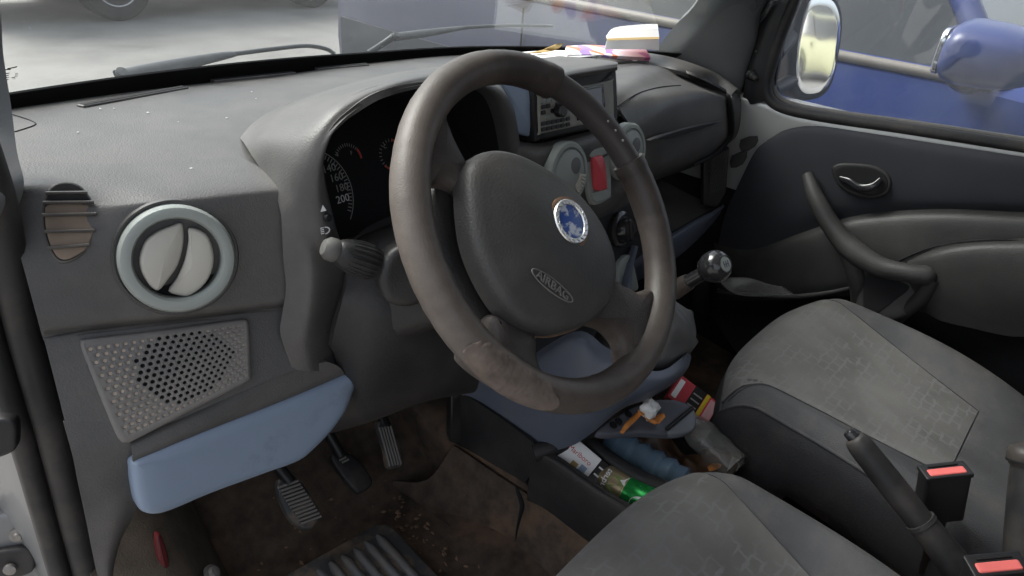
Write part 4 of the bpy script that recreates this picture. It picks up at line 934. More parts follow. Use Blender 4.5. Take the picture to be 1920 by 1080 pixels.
# inner hollow top deck around the lever
patch('top_deck', [[np.array([-.16, .34, .80]), np.array([0, .34, .80]), np.array([.15, .32, .80])], [np.array([-.14, .22, .74]), np.array([0, .22, .73]), np.array([.14, .22, .73])], [np.array([-.12, .12, .70]), np.array([0, .11, .69]), np.array([.10, .11, .70])], [np.array([-.10, .075, .70]), np.array([0, .060, .70]), np.array([.08, .06, .70])]], M['black'], con, k=4, thick=.006, toward=(0, 0, 3))
# blue stack surround rising to the heater panel
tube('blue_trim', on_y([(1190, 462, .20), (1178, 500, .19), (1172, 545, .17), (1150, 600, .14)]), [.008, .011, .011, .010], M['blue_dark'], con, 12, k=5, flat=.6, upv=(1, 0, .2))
patch('stack_front', [[np.array([-.12, .27, .95]), np.array([0, .25, .95]), np.array([.13, .26, .95])], [np.array([-.13, .28, .85]), np.array([0, .26, .85]), np.array([.13, .27, .85])], [np.array([-.14, .31, .75]), np.array([0, .30, .75]), np.array([.14, .30, .75])]], M['black'], con, k=4, thick=.005)
# grey lower side panel, foremost piece and tray
lsp = [[at(848, 738, x=-.150), at(880, 745, x=-.172), at(985, 818, x=-.175), at(1010, 845, x=-.175)], [at(850, 780, x=-.155), at(880, 800, x=-.178), at(960, 850, x=-.180), at(1000, 880, x=-.180)], [at(850, 830, x=-.155), at(880, 845, x=-.178), at(940, 880, x=-.180), at(985, 905, x=-.180)]]
patch('front_side_panel', lsp, M['dash_dark'], con, k=5, thick=.006)
pillow('front_bracket', [(845, 742), (876, 738), (872, 800), (866, 832), (844, 830)], plane(at(860, 790, y=.33), (-.5, -.85, .1)), M['column'], con, .03, .004, 0, 1, False)
# tray with raised rim (walls)
TR = [(-.178, .150), (-.178, -.30), (.075, -.30), (.080, .06), (.02, .13), (-.10, .16)]
tw = [[at(1000, 850, x=-.178), at(1040, 868, x=-.178), at(1120, 925, x=-.178), at(1200, 975, x=-.178), np.array([-.178, -.20, .575]), np.array([-.178, -.4, .58])]]
tw0 = tw[0]
patch('tray_side', [[p+np.array([.022, -.0, -.065]) for p in tw0], [p+np.array([.018, 0, -.004]) for p in tw0], [p+np.array([.010, 0, .002]) for p in tw0], [p+np.array([0, 0, -.004]) for p in tw0], [p+np.array([-.004, 0, -.06]) for p in tw0], [p+np.array([-.002, 0, -.11]) for p in tw0]], M['dash_dark'], con, k=5, thick=.004)
patch('tray_floor', [[np.array([x, y, .500]) for x in (-.175, -.10, -.04, .012)] for y in (.19, .05, -.15, -.40)], M['soft_black'], con, k=3, thick=.006, toward=(0, 0, 3))
# divider bar between the can side and the bottle side
dv_ = [at(1085, 818, z=.575), at(1130, 850, z=.575), at(1190, 890, z=.575), at(1265, 925, z=.575), at(1340, 985, z=.575)]
tube('divider', dv_, [.015, .014, .013, .012, .012], M['dash_dark'], con, 12, k=5)
patch('divider_wall', [[p for p in dv_], [p+np.array([0, 0, -.08]) for p in dv_]], M['dash_dark'], con, k=4, thick=.01)
tube('front_rim', [at(1000, 850, z=.575), at(1045, 836, z=.585), at(1090, 815, z=.588), at(1120, 800, z=.60)], [.016, .017, .017, .014], M['dash_dark'], con, 12, k=5)
patch('tray_wall', [[np.array([.085, y, z]) for y in (.12, .06, -.02, -.08)] for z in (.54, .50, .44)], M['soft_black'], con, k=3, thick=.006)
M['ash'] = mat('ashtray_plastic', (.105, .110, .130), .4, var=.1)
M['ash_lip'] = mat('ashtray_lip_plastic', (.20, .215, .23), .35, var=.08)
# open ashtray drawer
ATP = plane(at(1225, 785, x=-.01), (-.12, -.35, .93)); aX, aY, aN = frame(ATP[1], (0, 1, 0))
ash = thing('ashtray', 'open grey ashtray drawer sticking out of the console, filled with orange peel', 'ashtray', tuple(ATP[0]))
pillow('drawer', [(1120, 806), (1165, 775), (1215, 752), (1260, 748), (1295, 760), (1305, 785), (1298, 805), (1268, 815), (1200, 812), (1140, 815)], ATP, M['ash'], ash, .014, .004, -.004, 4)
tube('front_bar', [at(1250, 805, pl=off(ATP, .007)), at(1298, 765, pl=off(ATP, .007))], .004, M['dash_dark'], ash, 10)
pillow('front_lip', [(1252, 806), (1292, 764), (1304, 772), (1306, 795), (1296, 808), (1270, 814)], off(ATP, .004), M['ash_lip'], ash, .012, .004, .002, 4)
for px, py in ((1178, 776), (1160, 790), (1150, 797)):
    lathe('ash_hole', [(.007, 0), (.006, .0006), (0, .0008)], at(px, py, pl=off(ATP, .002)), aN, M['soft_black'], ash, 16)
def blob(name, o, r, m, sc=(1, 1, 1), seed=0, amp=.25, seg=14, ring=8):
    rs = np.random.RandomState(seed); ph = rs.rand(6)*6; V = []; F = []
    for i in range(ring+1):
        th = math.pi*i/ring
        for j in range(seg):
            f = 2*math.pi*j/seg
            k = 1+amp*(math.sin(3*f+ph[0]+2*th)*.5+math.sin(5*f+ph[1])*math.sin(3*th+ph[2])*.5+math.sin(4*th+ph[3])*.4)
            V.append(np.array(o)+r*k*np.array([sc[0]*math.sin(th)*math.cos(f), sc[1]*math.sin(th)*math.sin(f), sc[2]*math.cos(th)]))
    for i in range(ring):
        for j in range(seg): F.append((i*seg+j, i*seg+(j+1) % seg, (i+1)*seg+(j+1) % seg, (i+1)*seg+j))
    return mesh(name, V, F, m)
tag(blob('paper_tissue', at(1217, 766, pl=off(ATP, .024)), .0155, M['tissue'], (1, .9, 1.1), 3, .45), 'small crumpled white tissue on top of the orange peel in the ashtray', 'tissue')
peels = [([(1165, 812), (1178, 795), (1192, 782), (1202, 772)], .0035, 'long thin orange peel strip trailing over the left end of the ashtray'),
         ([(1200, 774), (1214, 772), (1228, 780)], .0075, 'thick curled orange peel piece under the white tissue'),
         ([(1210, 782), (1222, 788), (1232, 794)], .0055, 'darker orange peel scrap in front of the tissue in the ashtray'),
         ([(1232, 792), (1238, 782), (1246, 778)], .0048, 'small orange peel curl nearest the ashtray front bar')]
for i, (pp, r, lb_) in enumerate(peels):
    P3 = [at(a, b, pl=off(ATP, .009+.002*(i % 2)+.003*math.sin(2.0*k+i))) for k, (a, b) in enumerate(pp)]
    tag(tube('orange_peel', P3, [r*.9]+[r*1.5]*(len(P3)-2)+[r*1.0], M['orange'], None, 8, k=4, flat=.45), lb_, 'orange peel', 'orange peel in the ashtray')

# gear lever
gear = thing('gear_lever', 'gear lever with glossy black ball knob and slack grey gaiter beside the steering wheel', 'gear lever', tuple(at(1265, 640, x=.02)))
kb = at(1340, 500, x=.02); gs = at(1262, 545, x=.015)
knob = lathe('knob', [(0.011, -.026), (.018, -.020), (.0235, -.010), (.0258, 0), (.0245, .010), (.019, .0185), (.0135, .0225), (.013, .021), (0, .0205)], kb, (-.15, -.75, .55), M['gloss_black'], gear, 36)
kn_ = np.array([-.15, -.75, .55]); kn_ /= np.linalg.norm(kn_); kX, kY, _ = frame(kn_)
disc = lathe('shift_pattern_disc', [(.0118, .0), (.0115, .0012), (0, .0016)], kb+kn_*.021, kn_, M['vent_ring'], knob, 28)
Vv = []; Ff = []
def bar(a, b, w_=.0010):
    p = kb+kn_*.0228+kX*a[0]+kY*a[1]; q = kb+kn_*.0228+kX*b[0]+kY*b[1]; e = q-p; e /= np.linalg.norm(e); s_ = np.cross(kn_, e)*w_
    k = len(Vv); Vv.extend([p-s_, p+s_, q+s_, q-s_]); Ff.append((k, k+1, k+2, k+3))
for x in (-.005, 0, .005): bar((x, -.005), (x, .005))
bar((-.005, .0), (.005, .0))
mesh('shift_pattern', Vv, Ff, M['gloss_black'], disc, smooth=False)
dk = kb-gs
tube('shaft', [gs-dk*.75, gs-dk*.2, gs+dk*.25, gs+dk*.75], [.017, .0155, .012, .011], M['gloss_black'], gear, 16, k=3)
tube('collar', [gs+dk*.02, gs+dk*.35, gs+dk*.40], [.0165, .0135, .013], M['cover_dark'], gear, 18)
def gring(cx_, cy_, z_, rx, ry, am, ph, fl=0):
    return [np.array([cx_+rx*math.cos(a)*(1+am*math.sin(5*a+ph)+.6*am*math.sin(9*a-ph)), cy_+ry*math.sin(a)*(1+am*math.sin(5*a+ph)), z_+fl*math.sin(3*a+ph)]) for a in np.linspace(0, 2*math.pi, 48, endpoint=False)]
gb = gring(.02, .085, .735, .078, .083, .02, 0, .004); g1 = gring(.033, .062, .768, .072, .064, .07, .6, .007); g1b = gring(.035, .056, .782, .058, .052, .12, 1.9, .006)
g2 = gring(.032, .048, .798, .056, .048, .07, 2.6, .006); g2b = gring(.028, .042, .815, .036, .034, .12, 3.4, .004)
g3 = [gs-dk*.35+np.array([.019*math.cos(a), .019*math.sin(a), 0]) for a in np.linspace(0, 2*math.pi, 48, endpoint=False)]
v_, f_ = loft_geo([gb, g1, g1b, g2, g2b, g3])
mesh('gaiter', v_, f_, mat('gaiter_vinyl', (.10, .10, .10), .38, var=.1, scale=20, grain=.3, grain_scale=300), gear)

# ------------------------------------------------------------------ litter
def frame_from(o, Zd, Xd):
    Z = np.array(Zd, float); Z /= np.linalg.norm(Z); X = np.array(Xd, float); X -= Z*(X @ Z); X /= np.linalg.norm(X); return np.array(o), X, np.cross(Z, X), Z
# cigarette packet
cpk = at(1093, 872, z=.565); e1 = at(1128, 890, z=.565)-at(1075, 850, z=.565)
o_, X_, Y_, Z_ = frame_from(cpk, (-.55, -.35, .75), e1)
pk = thing('cigarette_packet', 'white and red cigarette packet lying in the near console tray beside the can', 'cigarette packet', tuple(cpk))
block('carton', o_, X_, Y_, Z_, .086, .054, .022, M['paper'], pk, .0015)
block('red_band', o_-X_*.006-Z_*.0, X_, Y_, Z_, .0735, .0548, .0150, M['red'], pk, .001)
block('warning_label', o_+X_*.031, X_, Y_, Z_, .0245, .0545, .0228, M['gloss_black'], pk, .001)
text('packet_lettering', 'Marlboro', o_+Z_*.0113-X_*.014+Y_*.008, X_, Y_, Z_, .0125, M['red_print'], pk, .0002)
for i in range(3): block('warning_print', o_+X_*.031+Y_*(-.014+.014*i)+Z_*.0115, X_, Y_, Z_, .016, .003, .0006, M['white'], pk, .0002)
block('blue_print', o_+X_*.004-Y_*.008+Z_*.0113, X_, Y_, Z_, .012, .014, .0005, M['blue_pale'], pk, .0002)
block('gold_crest', o_-X_*.012-Y_*.010+Z_*.0113, X_, Y_, Z_, .012, .009, .0005, M['kraft'], pk, .0002)
# beer can
c0, c1 = at(1128, 895, z=.545), at(1250, 965, z=.545); ca = (c1-c0)/np.linalg.norm(c1-c0)
can = thing('drink_can', 'gold and green drink can lying on its side in the console tray', 'drink can', tuple(c0))
lathe('can_body', [(.026, .001), (.0265, .0), (.027, .003), (.031, .010), (.0328, .018), (.0328, .052)], c0, ca, M['gold_can'], can, 48)
lathe('green_band', [(.0328, .052), (.0331, .0525), (.0331, .104), (.031, .112), (.026, .118), (.025, .115)], c0, ca, M['green_can'], can, 48)
lathe('can_top', [(.0255, .002), (.0250, -.0005), (.0262, -.001), (.0268, .001), (.0268, .004)], c0, ca, M['chrome'], can, 40)
vd = CC-(c0+ca*.05); vd -= ca*(vd @ ca); vd /= np.linalg.norm(vd); td = np.cross(ca, vd)
def on_can(pts_uv, m, name, h=.0004, R0=.0329):
    # small curved label pieces: u along can, v angle
    V = []; F = []; n = len(pts_uv)
    for u, v in pts_uv: V.append(c0+ca*u+(vd*math.cos(v)+td*math.sin(v))*(R0+h))
    F.append(tuple(range(n))); return mesh(name, V, F, m, can, smooth=False)
on_can([(.036+.014*math.cos(a), .02+.52*math.sin(a)) for a in np.linspace(0, 2*math.pi, 16, endpoint=False)], M['leaf_print'], 'olive_crest', .0006)
def can_text(name, s, u, v, size, m):
    """lettering wrapped round the can, reading across it"""
    cu = bpy.data.curves.new(name, 'FONT'); cu.body = s; cu.size = size; cu.align_x = 'CENTER'; cu.align_y = 'CENTER'; cu.offset = .0002; cu.resolution_u = 3
    t = bpy.data.objects.new(name+'_tmp', cu); COL.objects.link(t); bpy.context.view_layer.update()
    me = bpy.data.meshes.new_from_object(t.evaluated_get(bpy.context.evaluated_depsgraph_get()))
    bpy.data.objects.remove(t)
    V = []
    for q in me.vertices:
        an = v+q.co.x/.0333; V.append(c0+ca*(u-q.co.y)+(vd*math.cos(an)+td*math.sin(an))*.0337)
    F = [tuple(p.vertices) for p in me.polygons]; bpy.data.meshes.remove(me)
    return mesh(name, V, F, m, can, smooth=False)
can_text('can_lettering', 'terbräu', .016, .1, .0155, M['white'])
for q in range(3): on_can([(.086+(.017-.004*q)*math.cos(a), .35+(.46-.12*q)*math.sin(a)) for a in np.linspace(0, 2*math.pi, 18, endpoint=False)], (M['white'], M['green_can'], M['white_dim'])[q], 'white_seal', .0006+.0003*q)
on_can([(.046, -.45), (.0515, -.75), (.0515, -.15), (.040, -.35)], M['white'], 'white_flash', .0007)
# blue water bottle (in the far half of the tray)
b0, b1 = at(1135, 825, z=.545), at(1265, 895, z=.535); ba = (b1-b0)/np.linalg.norm(b1-b0); bl = np.linalg.norm(b1-b0)*1.15
wb_ = thing('water_bottle', 'crinkled blue plastic water bottle lying in the console under the ashtray', 'bottle', tuple(b0))
pr = [(.012, 0), (.016, .004)]+[(.029+.0032*math.sin(i*2.1)+(.0 if i < 12 else -.001*(i-12)), .015+(bl-.02)*i/16) for i in range(17)]+[(.020, bl), (.0, bl-.006)]
lathe('bottle_body', pr, b0, ba, M['blue_pet'], wb_, 36)
# red cigarette packet with health label beyond the ashtray
o2, X2, Y2, Z2 = frame_from(at(1297, 752, z=.60), (-.45, -.5, .74), at(1340, 770, z=.60)-at(1260, 730, z=.60))
rp_ = thing('tobacco_packet', 'red tobacco packet with black and yellow stripes beyond the ashtray near the passenger seat', 'tobacco packet', tuple(o2))
block('carton', o2, X2, Y2, Z2, .090, .052, .022, M['red'], rp_, .0015)
block('black_stripe', o2+X2*.002, X2, Y2, Z2, .026, .0526, .0228, M['gloss_black'], rp_, .001)
block('yellow_stripe', o2+X2*.0195, X2, Y2, Z2, .008, .0528, .0230, mat('yellow_print', (.65, .50, .03), .5), rp_, .001)
block('white_label', o2-X2*.036, X2, Y2, Z2, .011, .040, .0228, M['paper'], rp_, .001)
block('pale_label', o2+X2*.035, X2, Y2, Z2, .017, .044, .0228, mat('pink_print', (.62, .35, .36), .5), rp_, .001)
for i in range(3): block('white_print', o2+X2*.002+Y2*(-.013+.012*i)+Z2*.0115, X2, Y2, Z2, .019, .0028, .0005, M['white_dim'], rp_, .0002)
# clear bottle and brown bag on the passenger side of the console
d0, d1 = at(1300, 800, z=.57), at(1350, 850, z=.55); da = (d1-d0)/np.linalg.norm(d1-d0)
cbt = lathe('clear_bottle', [(.013, -.05), (.014, -.03), (.026, .0), (.031, .02), (.029, .04), (.031, .06), (.029, .08), (.030, .10), (.018, .108), (0, .106)], d0, da, M['clear_pet'], None, 32)
tag(cbt, 'clear crumpled plastic bottle on the floor between console and passenger seat', 'bottle')
bgp = []
for i in range(7):
    row = []
    for j in range(9):
        p = at(1195+j*22, 805+i*17+j*4, z=.535-.004*i)
        p = p+np.array([0, 0, .014*math.sin(i*1.1+j*.9)+.010*math.sin(j*1.7-i*1.6)])
        row.append(p)
    bgp.append(row)
bag = patch('crumpled_bag', bgp, M['brown_bag'], None, k=4, thick=.002)
tag(bag, 'crumpled brown plastic bag stuffed in the gap beside the blue bottle', 'bag')
o_ = at(1328, 880, z=.53); tag(tube('peel_scrap', [o_, o_+np.array([.012, -.01, .01]), o_+np.array([.02, -.005, 0])], [.006, .010, .005], M['orange'], None, 10, k=3, flat=.4), 'single orange peel scrap behind the front edge of the driver seat', 'orange peel')
for px, py, s in ((1240, 412, .010),):
    o_ = at(px, py, z=.772); tag(blob('paper_scrap', o_+np.array([0, 0, .006]), s, M['tissue'], (1, .5, .8), 9, .6), 'tiny white paper scrap on the passenger shelf next to the wheel rim', 'paper scrap')
# crumbs on the carpet
random.seed(11); Vv = []; Ff = []
for i in range(170):
    if i < 90: px, py = random.gauss(770, 30), random.uniform(880, 1070)
    else: px, py = random.uniform(450, 1000), random.uniform(860, 1075)
    z = FZ+.018; p = at(px, py, z=z); p = np.array([p[0], p[1], fl(p[0], p[1])[2]+.012]); 
    if p[0] > -.26 or p[0] < -.60 or p[1] > .55: continue
    r = random.uniform(.0012, .0042); k = len(Vv); a = random.uniform(0, 3)
    e = np.array([math.cos(a), math.sin(a), 0]); s_ = np.array([-e[1], e[0], 0])
    Vv += [p+e*r*1.6, p+s_*r, p-e*r*1.6, p-s_*r, p+np.array([0, 0, r])]; Ff += [(k, k+1, k+4), (k+1, k+2, k+4), (k+2, k+3, k+4), (k+3, k, k+4)]
cr_ = mesh('crumbs', Vv, Ff, M['mud'], smooth=False); cr_['kind'] = 'stuff'; cr_['label'] = 'dry mud crumbs scattered over the driver carpet'; cr_['category'] = 'crumbs'

random.seed(4); Vv = []; Ff = []
for px, py in [(random.uniform(120, 520), random.uniform(190, 340)) for _ in range(7)]+[(472, 174), (480, 187), (360, 318)]:
    p = on_top(px, py)+np.array([0, 0, .0016]); r = random.uniform(.0006, .0015); a = random.uniform(0, 3); e = np.array([math.cos(a), math.sin(a), 0]); q = np.array([-e[1], e[0], 0]); k = len(Vv)
    if p[0] > -.59 and p[1] < .45: continue
    Vv += [p+e*r*2, p+q*r, p-e*r*1.5, p-q*r, p+np.array([0, 0, r*.8])]; Ff += [(k, k+1, k+4), (k+1, k+2, k+4), (k+2, k+3, k+4), (k+3, k, k+4)]
fk = mesh('flecks', Vv, Ff, M['tissue'], smooth=False); fk['kind'] = 'stuff'; fk['label'] = 'tiny pale flecks of dirt scattered on the dash top'; fk['category'] = 'flecks'
# ------------------------------------------------------------------ pedals and floor mat
def pedal(name, label, pts, pl, ribs, m, ribm, dirv, n, arm):
    t = thing(name, label, 'pedal', tuple(pl[0]), 'foot pedals')
    f_ = pillow('pad', pts, pl, m, t, .014, .005, .002, 4)
    a, b, wv = ribs
    for i in range(n):
        f = (i+.5)/n
        if dirv == 'across':
            p = np.array(a)+(np.array(b)-np.array(a))*f; p0 = p-np.array(wv)/2; p1 = p+np.array(wv)/2
        else:
            p0 = np.array(a)+np.array(wv)*(f-.5); p1 = np.array(b)+np.array(wv)*(f-.5)
        tube('rib', [at(*p0, pl=off(pl, .0035)), at(*p1, pl=off(pl, .0035))], .0022, ribm, f_, 8)
    tube('arm', arm, .010, M['black'], t, 10, k=3)
    return t
M['rib'] = mat('worn_pedal_rubber', (.17, .16, .15), .6, var=.15)
cpl_ = plane(at(560, 940, y=.40), (-.05, -.70, .70))
pedal('clutch_pedal', 'ribbed clutch pedal nearest the blue storage lid', [(520, 905), (535, 893), (560, 898), (592, 940), (600, 965), (590, 987), (570, 992), (545, 975), (525, 935)], cpl_,
      ((538, 905), (585, 978), (38, -14)), M['mat_rubber'], M['rib'], 'across', 12, [at(545, 905, pl=cpl_), np.array([-.50, .52, .62]), np.array([-.50, .60, .8])])
bpl_ = plane(at(660, 880, y=.44), (-.05, -.70, .70))
pedal('brake_pedal', 'smooth worn brake pedal in the middle of the three', [(622, 858), (640, 845), (672, 860), (697, 895), (696, 912), (676, 925), (664, 918), (640, 890)], bpl_,
      ((640, 858), (650, 866), (12, -6)), M['rubber'], M['rib'], 'across', 2, [at(640, 855, pl=bpl_), np.array([-.36, .56, .60]), np.array([-.38, .64, .8])])
apl_ = plane(at(735, 835, y=.425), (-.05, -.75, .65))
pedal('accelerator_pedal', 'long accelerator pedal with lengthwise ribs, furthest right under the column', [(708, 795), (722, 790), (740, 805), (754, 840), (757, 870), (745, 878), (728, 875), (722, 845)], apl_,
      ((722, 800), (742, 872), (26, -4)), M['mat_rubber'], M['rib'], 'along', 5, [at(725, 800, pl=apl_), np.array([-.22, .60, .58]), np.array([-.24, .68, .75])])
# rubber mat
mz = FZ+.035
mt = thing('floor_mat', 'muddy black rubber floor mat with long ridges in the driver footwell', 'floor mat', (-.42, .2, mz))
mc = [at(560, 1075, z=mz), at(735, 975, z=mz)]
mu = mc[1]-mc[0]; ml = np.linalg.norm(mu); mu /= ml; mvv = np.cross((0, 0, 1.), mu); 
if mvv[1] > 0: mvv = -mvv
mcen = mc[0]+mu*ml*.5
base_o = at(722, 973, z=mz)-mu*.165+mvv*.21
v_, f_ = pillow_geo(rrect(.33, .42, .03), base_o, mu, mvv, np.cross(mu, mvv), .008, .003, 0, 1, False)
if np.cross(mu, mvv)[2] < 0: v_, f_ = pillow_geo(rrect(.33, .42, .03), base_o, mu, -mvv, np.cross(mu, -mvv), .008, .003, 0, 1, False)
mesh('mat_base', v_, f_, M['mat_rubber'], mt, sharp=40)
Vr = ([], [])
for i in range(13):
    p = base_o+mu*(-.150+.0235*i)+np.array([0, 0, .001])
    v, f = sweep_geo([p-mvv*.185, p-mvv*.17, p+mvv*.19], [.004, .0085, .0085], 8); k = len(Vr[0]); Vr[0].extend(v); Vr[1].extend([tuple(a+k for a in q) for q in f])
mesh('ridges', Vr[0], Vr[1], mat('ridge_rubber', (.075, .08, .088), .6, var=.2, dust=(.2, .15, .10), dust_amt=.5, dust_scale=14), mt, sharp=60)
# bonnet release
bpx = plane(at(303, 1035, y=.36), (-.2, -.85, .3))
rl_ = pillow('bonnet_release', [(291, 1010), (302, 1006), (312, 1030), (318, 1066), (306, 1072), (295, 1050)], bpx, mat('dull_red_plastic', (.10, .014, .016), .5), None, .015, .005, .003, 3)
tag(rl_, 'dull red bonnet release handle low in the driver footwell', 'release handle')

# ================================================================== seats
def seat(name, label, cx, y0, ztop, wd, dp, mirror=1):
    """cushion: y0 is the front edge, runs back; cloth centre panel, plain bolsters and rear strip"""
    s = thing(name, label, 'car seat', (cx, y0-dp*.5, ztop-.2))
    hw = wd/2
    def lim(v): return .875-.56*v
    def top(u, v):  # u -1..1, v 0 front .. 1 back
        z = ztop-.115*v
        z += .042*max(0, (abs(u)-lim(v)+.06))/.45*math.sin(math.pi*min(1, max(0, .10+v*.9)))
        z -= .012*(1-u*u)*math.sin(math.pi*min(1, max(0, v)))
        if v < .16: z -= .055*((.16-v)/.16)**2.2
        if abs(u) > .86: z -= .040*((abs(u)-.86)/.14)**2
        return z
    def pos(u, v):
        # plan: rounded front
        y = y0-dp*v-.045*(abs(u)**3)*(1-v)**2
        x = cx+hw*u*(1-.06*(1-v)**3)
        return np.array([x, y, top(u, v)])
    us = np.linspace(-1, 1, 33); vs = np.concatenate([np.linspace(0, .16, 7), np.linspace(.2, 1, 22)])
    V = []; F = []; n = len(us); m_ = len(vs)
    for v in vs:
        for u in us: V.append(pos(u, v))
    for i in range(m_-1):
        for j in range(n-1): F.append((i*n+j, (i+1)*n+j, (i+1)*n+j+1, i*n+j+1))
    mesh('cushion_top', V, F, M['seat_dark'], s)
    # side skirt
    bd = [(u, 1.0) for u in us[::-1]][-1:]+[(-1, v) for v in vs[::-1]]+[(u, 0.0) for u in us[1:]]+[(1, v) for v in vs[1:]]
    rows = []
    for d, g in ((0, 0), (.012, .006), (.03, .010), (.07, .011), (.11, .006), (.145, -.006), (.165, -.03)):
        r = []
        for u, v in bd:
            p = pos(u, v); o = np.array([p[0]-cx, p[1]-(y0-dp*.5), 0]); 
            nrm = np.array([u if abs(u) > .99 else 0, 1. if v < .001 else 0, 0])
            if abs(u) > .99 and v < .001: nrm = np.array([u*.7, .7, 0])
            f = 1.0 if d == 0 else 1.0
            zz = p[2]-d*(1+.25*(v < .3))
            r.append(np.array([p[0], p[1], zz])+nrm*g)
        rows.append(r)
    V = [p for r in rows for p in r]; n = len(bd); F = [(i*n+j, i*n+j+1, (i+1)*n+j+1, (i+1)*n+j) for i in range(len(rows)-1) for j in range(n-1)]
    mesh('cushion_side', V, F, M['seat_side'], s)
    # patterned centre panel: lies in the cover, ends before the back strip
    def lim(v): return .875-.56*v
    pu = np.linspace(-1, 1, 25); pvv = np.concatenate([np.linspace(.004, .16, 8), np.linspace(.2, .72, 16)])
    V = []; n = len(pu)
    for v in pvv:
        for q in pu:
            u = q*lim(v)-(.11*(1-v)**2 if q < 0 else 0)*(-q); vv = v
            p = pos(u, vv); e = 1-max(0, abs(q)-.92)/.08; e2 = 1-max(0, v-.69)/.03
            V.append(p+np.array([0, .0, 1])*.0022*min(e, max(0, e2))+np.array([0, 0, .0006])+(np.array([0, .004, 0]) if v < .08 else 0))
    F = [(i*n+j, (i+1)*n+j, (i+1)*n+j+1, i*n+j+1) for i in range(len(pvv)-1) for j in range(n-1)]
    mesh('centre_panel', V, F, M['seat_light'], s)
    for q in (-1, 1):
        tube('seam', [pos(q*lim(v)*1.008-(.11*(1-v)**2 if q < 0 else 0), v)+np.array([0, 0, .0012]) for v in np.linspace(.02, .72, 14)], .0010, M['seat_dark'], s, 6, k=2)
    tube('seam', [pos(q*lim(.72), .72)+np.array([0, 0, .001]) for q in np.linspace(-1, 1, 12)], .0010, M['seat_dark'], s, 6, k=2)
    tube('piping', [pos(u, v)+np.array([0, 0, -.002]) for u, v in bd], .0035, M['seat_dark'], s, 8)
    # frame under the cushion and backrest
    block('seat_base', np.array([cx, y0-dp*.52, ztop-.26]), *AX, wd*.8, dp*.8, .18, M['soft_black'], s, .02)
    V = []; F = []
    ring = []
    for hgt, tk, wv in ((0, .075, .46), (.15, .08, .50), (.35, .075, .50), (.52, .06, .44), (.60, .03, .36)):
        yb = y0-dp-.03-.25*hgt; ring.append([np.array([cx+a, yb+b, ztop-.04+hgt]) for a, b in rrect(wv, 2*tk, min(.05, tk*.9), 4)])
    v_, f_ = loft_geo(ring); mesh('backrest', v_, f_, M['seat_dark'], s, sharp=60)
    return s
seat('passenger_seat', 'dusty grey passenger seat seen whole across its front, beside the far door', .372, -.003, .700, .52, .56)
seat('driver_seat', 'nearest grey driver seat, stained cloth, cut off by the bottom of the picture', -.350, -.078, .716, .53, .56)

# handbrake
hb0, hb1, hb2 = at(1597, 815, x=0), at(1732, 985, x=0), at(1800, 1080, x=.0)
hb = thing('handbrake', 'raised black handbrake lever between the two seats', 'handbrake', tuple(hb1-np.array([0, 0, .1])))
hd = (hb0-hb1); hl = np.linalg.norm(hd); hd /= hl
tube('grip', [hb1+hd*hl*f for f in (0, .25, .5, .75, .88, .95, .97)], [.018, .019, .019, .0185, .018, .0155, .012], M['rubber'], hb, 18, k=3)
lathe('release_button', [(.0095, 0), (.0095, .010), (.0075, .0125), (0, .013)], hb1+hd*hl*.965, hd, M['gloss_black'], hb, 24)
tube('sleeve', [hb1+hd*.004, hb1-hd*.03, hb1-hd*.10, hb1-hd*.18], [.0205, .021, .024, .028], M['rubber'], hb, 18)
tube('sleeve_edge', [hb1+hd*.002, hb1+hd*.008], [.0215, .0212], M['door_grey'], hb, 18)
# belt buckles
def buckle(label, px, py, x, tilt, s=1.0):
    top = at(px, py, x=x); Z = np.array(tilt, float); Z /= np.linalg.norm(Z)
    o, X, Y, Z = frame_from(top, Z, CR)
    b = thing('seat_belt_buckle', label, 'belt buckle', tuple(top-Z*.09), 'front seat belt buckles')
    block('case', o-Z*.043, X, Y, Z, .066*s, .030*s, .088, M['black'], b, .005)
    block('button_frame', o+Z*.001, X, Y, Z, .067*s, .031*s, .006, M['black'], b, .002)
    block('press_button', o+Z*.002-Y*.004, X, Y, Z, .052*s, .014*s, .007, M['buckle_red'], b, .002)
    block('tongue_slot', o+Z*.0045+Y*.008, X, Y, Z, .042*s, .004*s, .003, M['soft_black'], b, .0008)
    tube('stem', [o-Z*.08, o-Z*.13, o-Z*.19+np.array([0, 0, -.02])], [.018, .012, .012], M['black'], b, 10, flat=.4, upv=Y)
buckle('upright black seat belt buckle with pink button beside the passenger cushion', 1772, 884, .085, (-.12, .18, .95))
buckle('black seat belt buckle with red button at the bottom edge of the picture', 1868, 1060, -.07, (-.25, .1, .95))
# rounded armrest end at the right edge
ap = at(1932, 866, x=.16)
arm = thing('armrest', 'dark armrest end with rounded worn brown cap at the right edge of the picture', 'armrest', tuple(ap-np.array([0, 0, .1])))
o_, X_, Y_, Z_ = frame_from(ap, CU+np.array([.03, -.05, 0]), CR)
lathe('cap', [(.026, -.006), (.030, .004), (.030, .012), (.026, .020), (.014, .026), (0, .027)], o_, Z_, M['cover'], arm, 32)
lathe('cap_slot', [(.0302, -.009), (.0302, -.006)], o_+Z_*.008, Z_, M['soft_black'], arm, 32)
tube('post', [o_-Z_*.002, o_-Z_*.05, o_-Z_*.10, o_-Z_*.14], [.024, .026, .027, .027], M['rubber'], arm, 20)

# ================================================================== passenger door
door = thing('passenger_door', 'closed far passenger door with navy cloth, black pull handle and a wing mirror outside its window', 'car door', (.74, -.3, .5))
DX = .70
def dx(px, py, x=DX): return at(px, py, x=x)
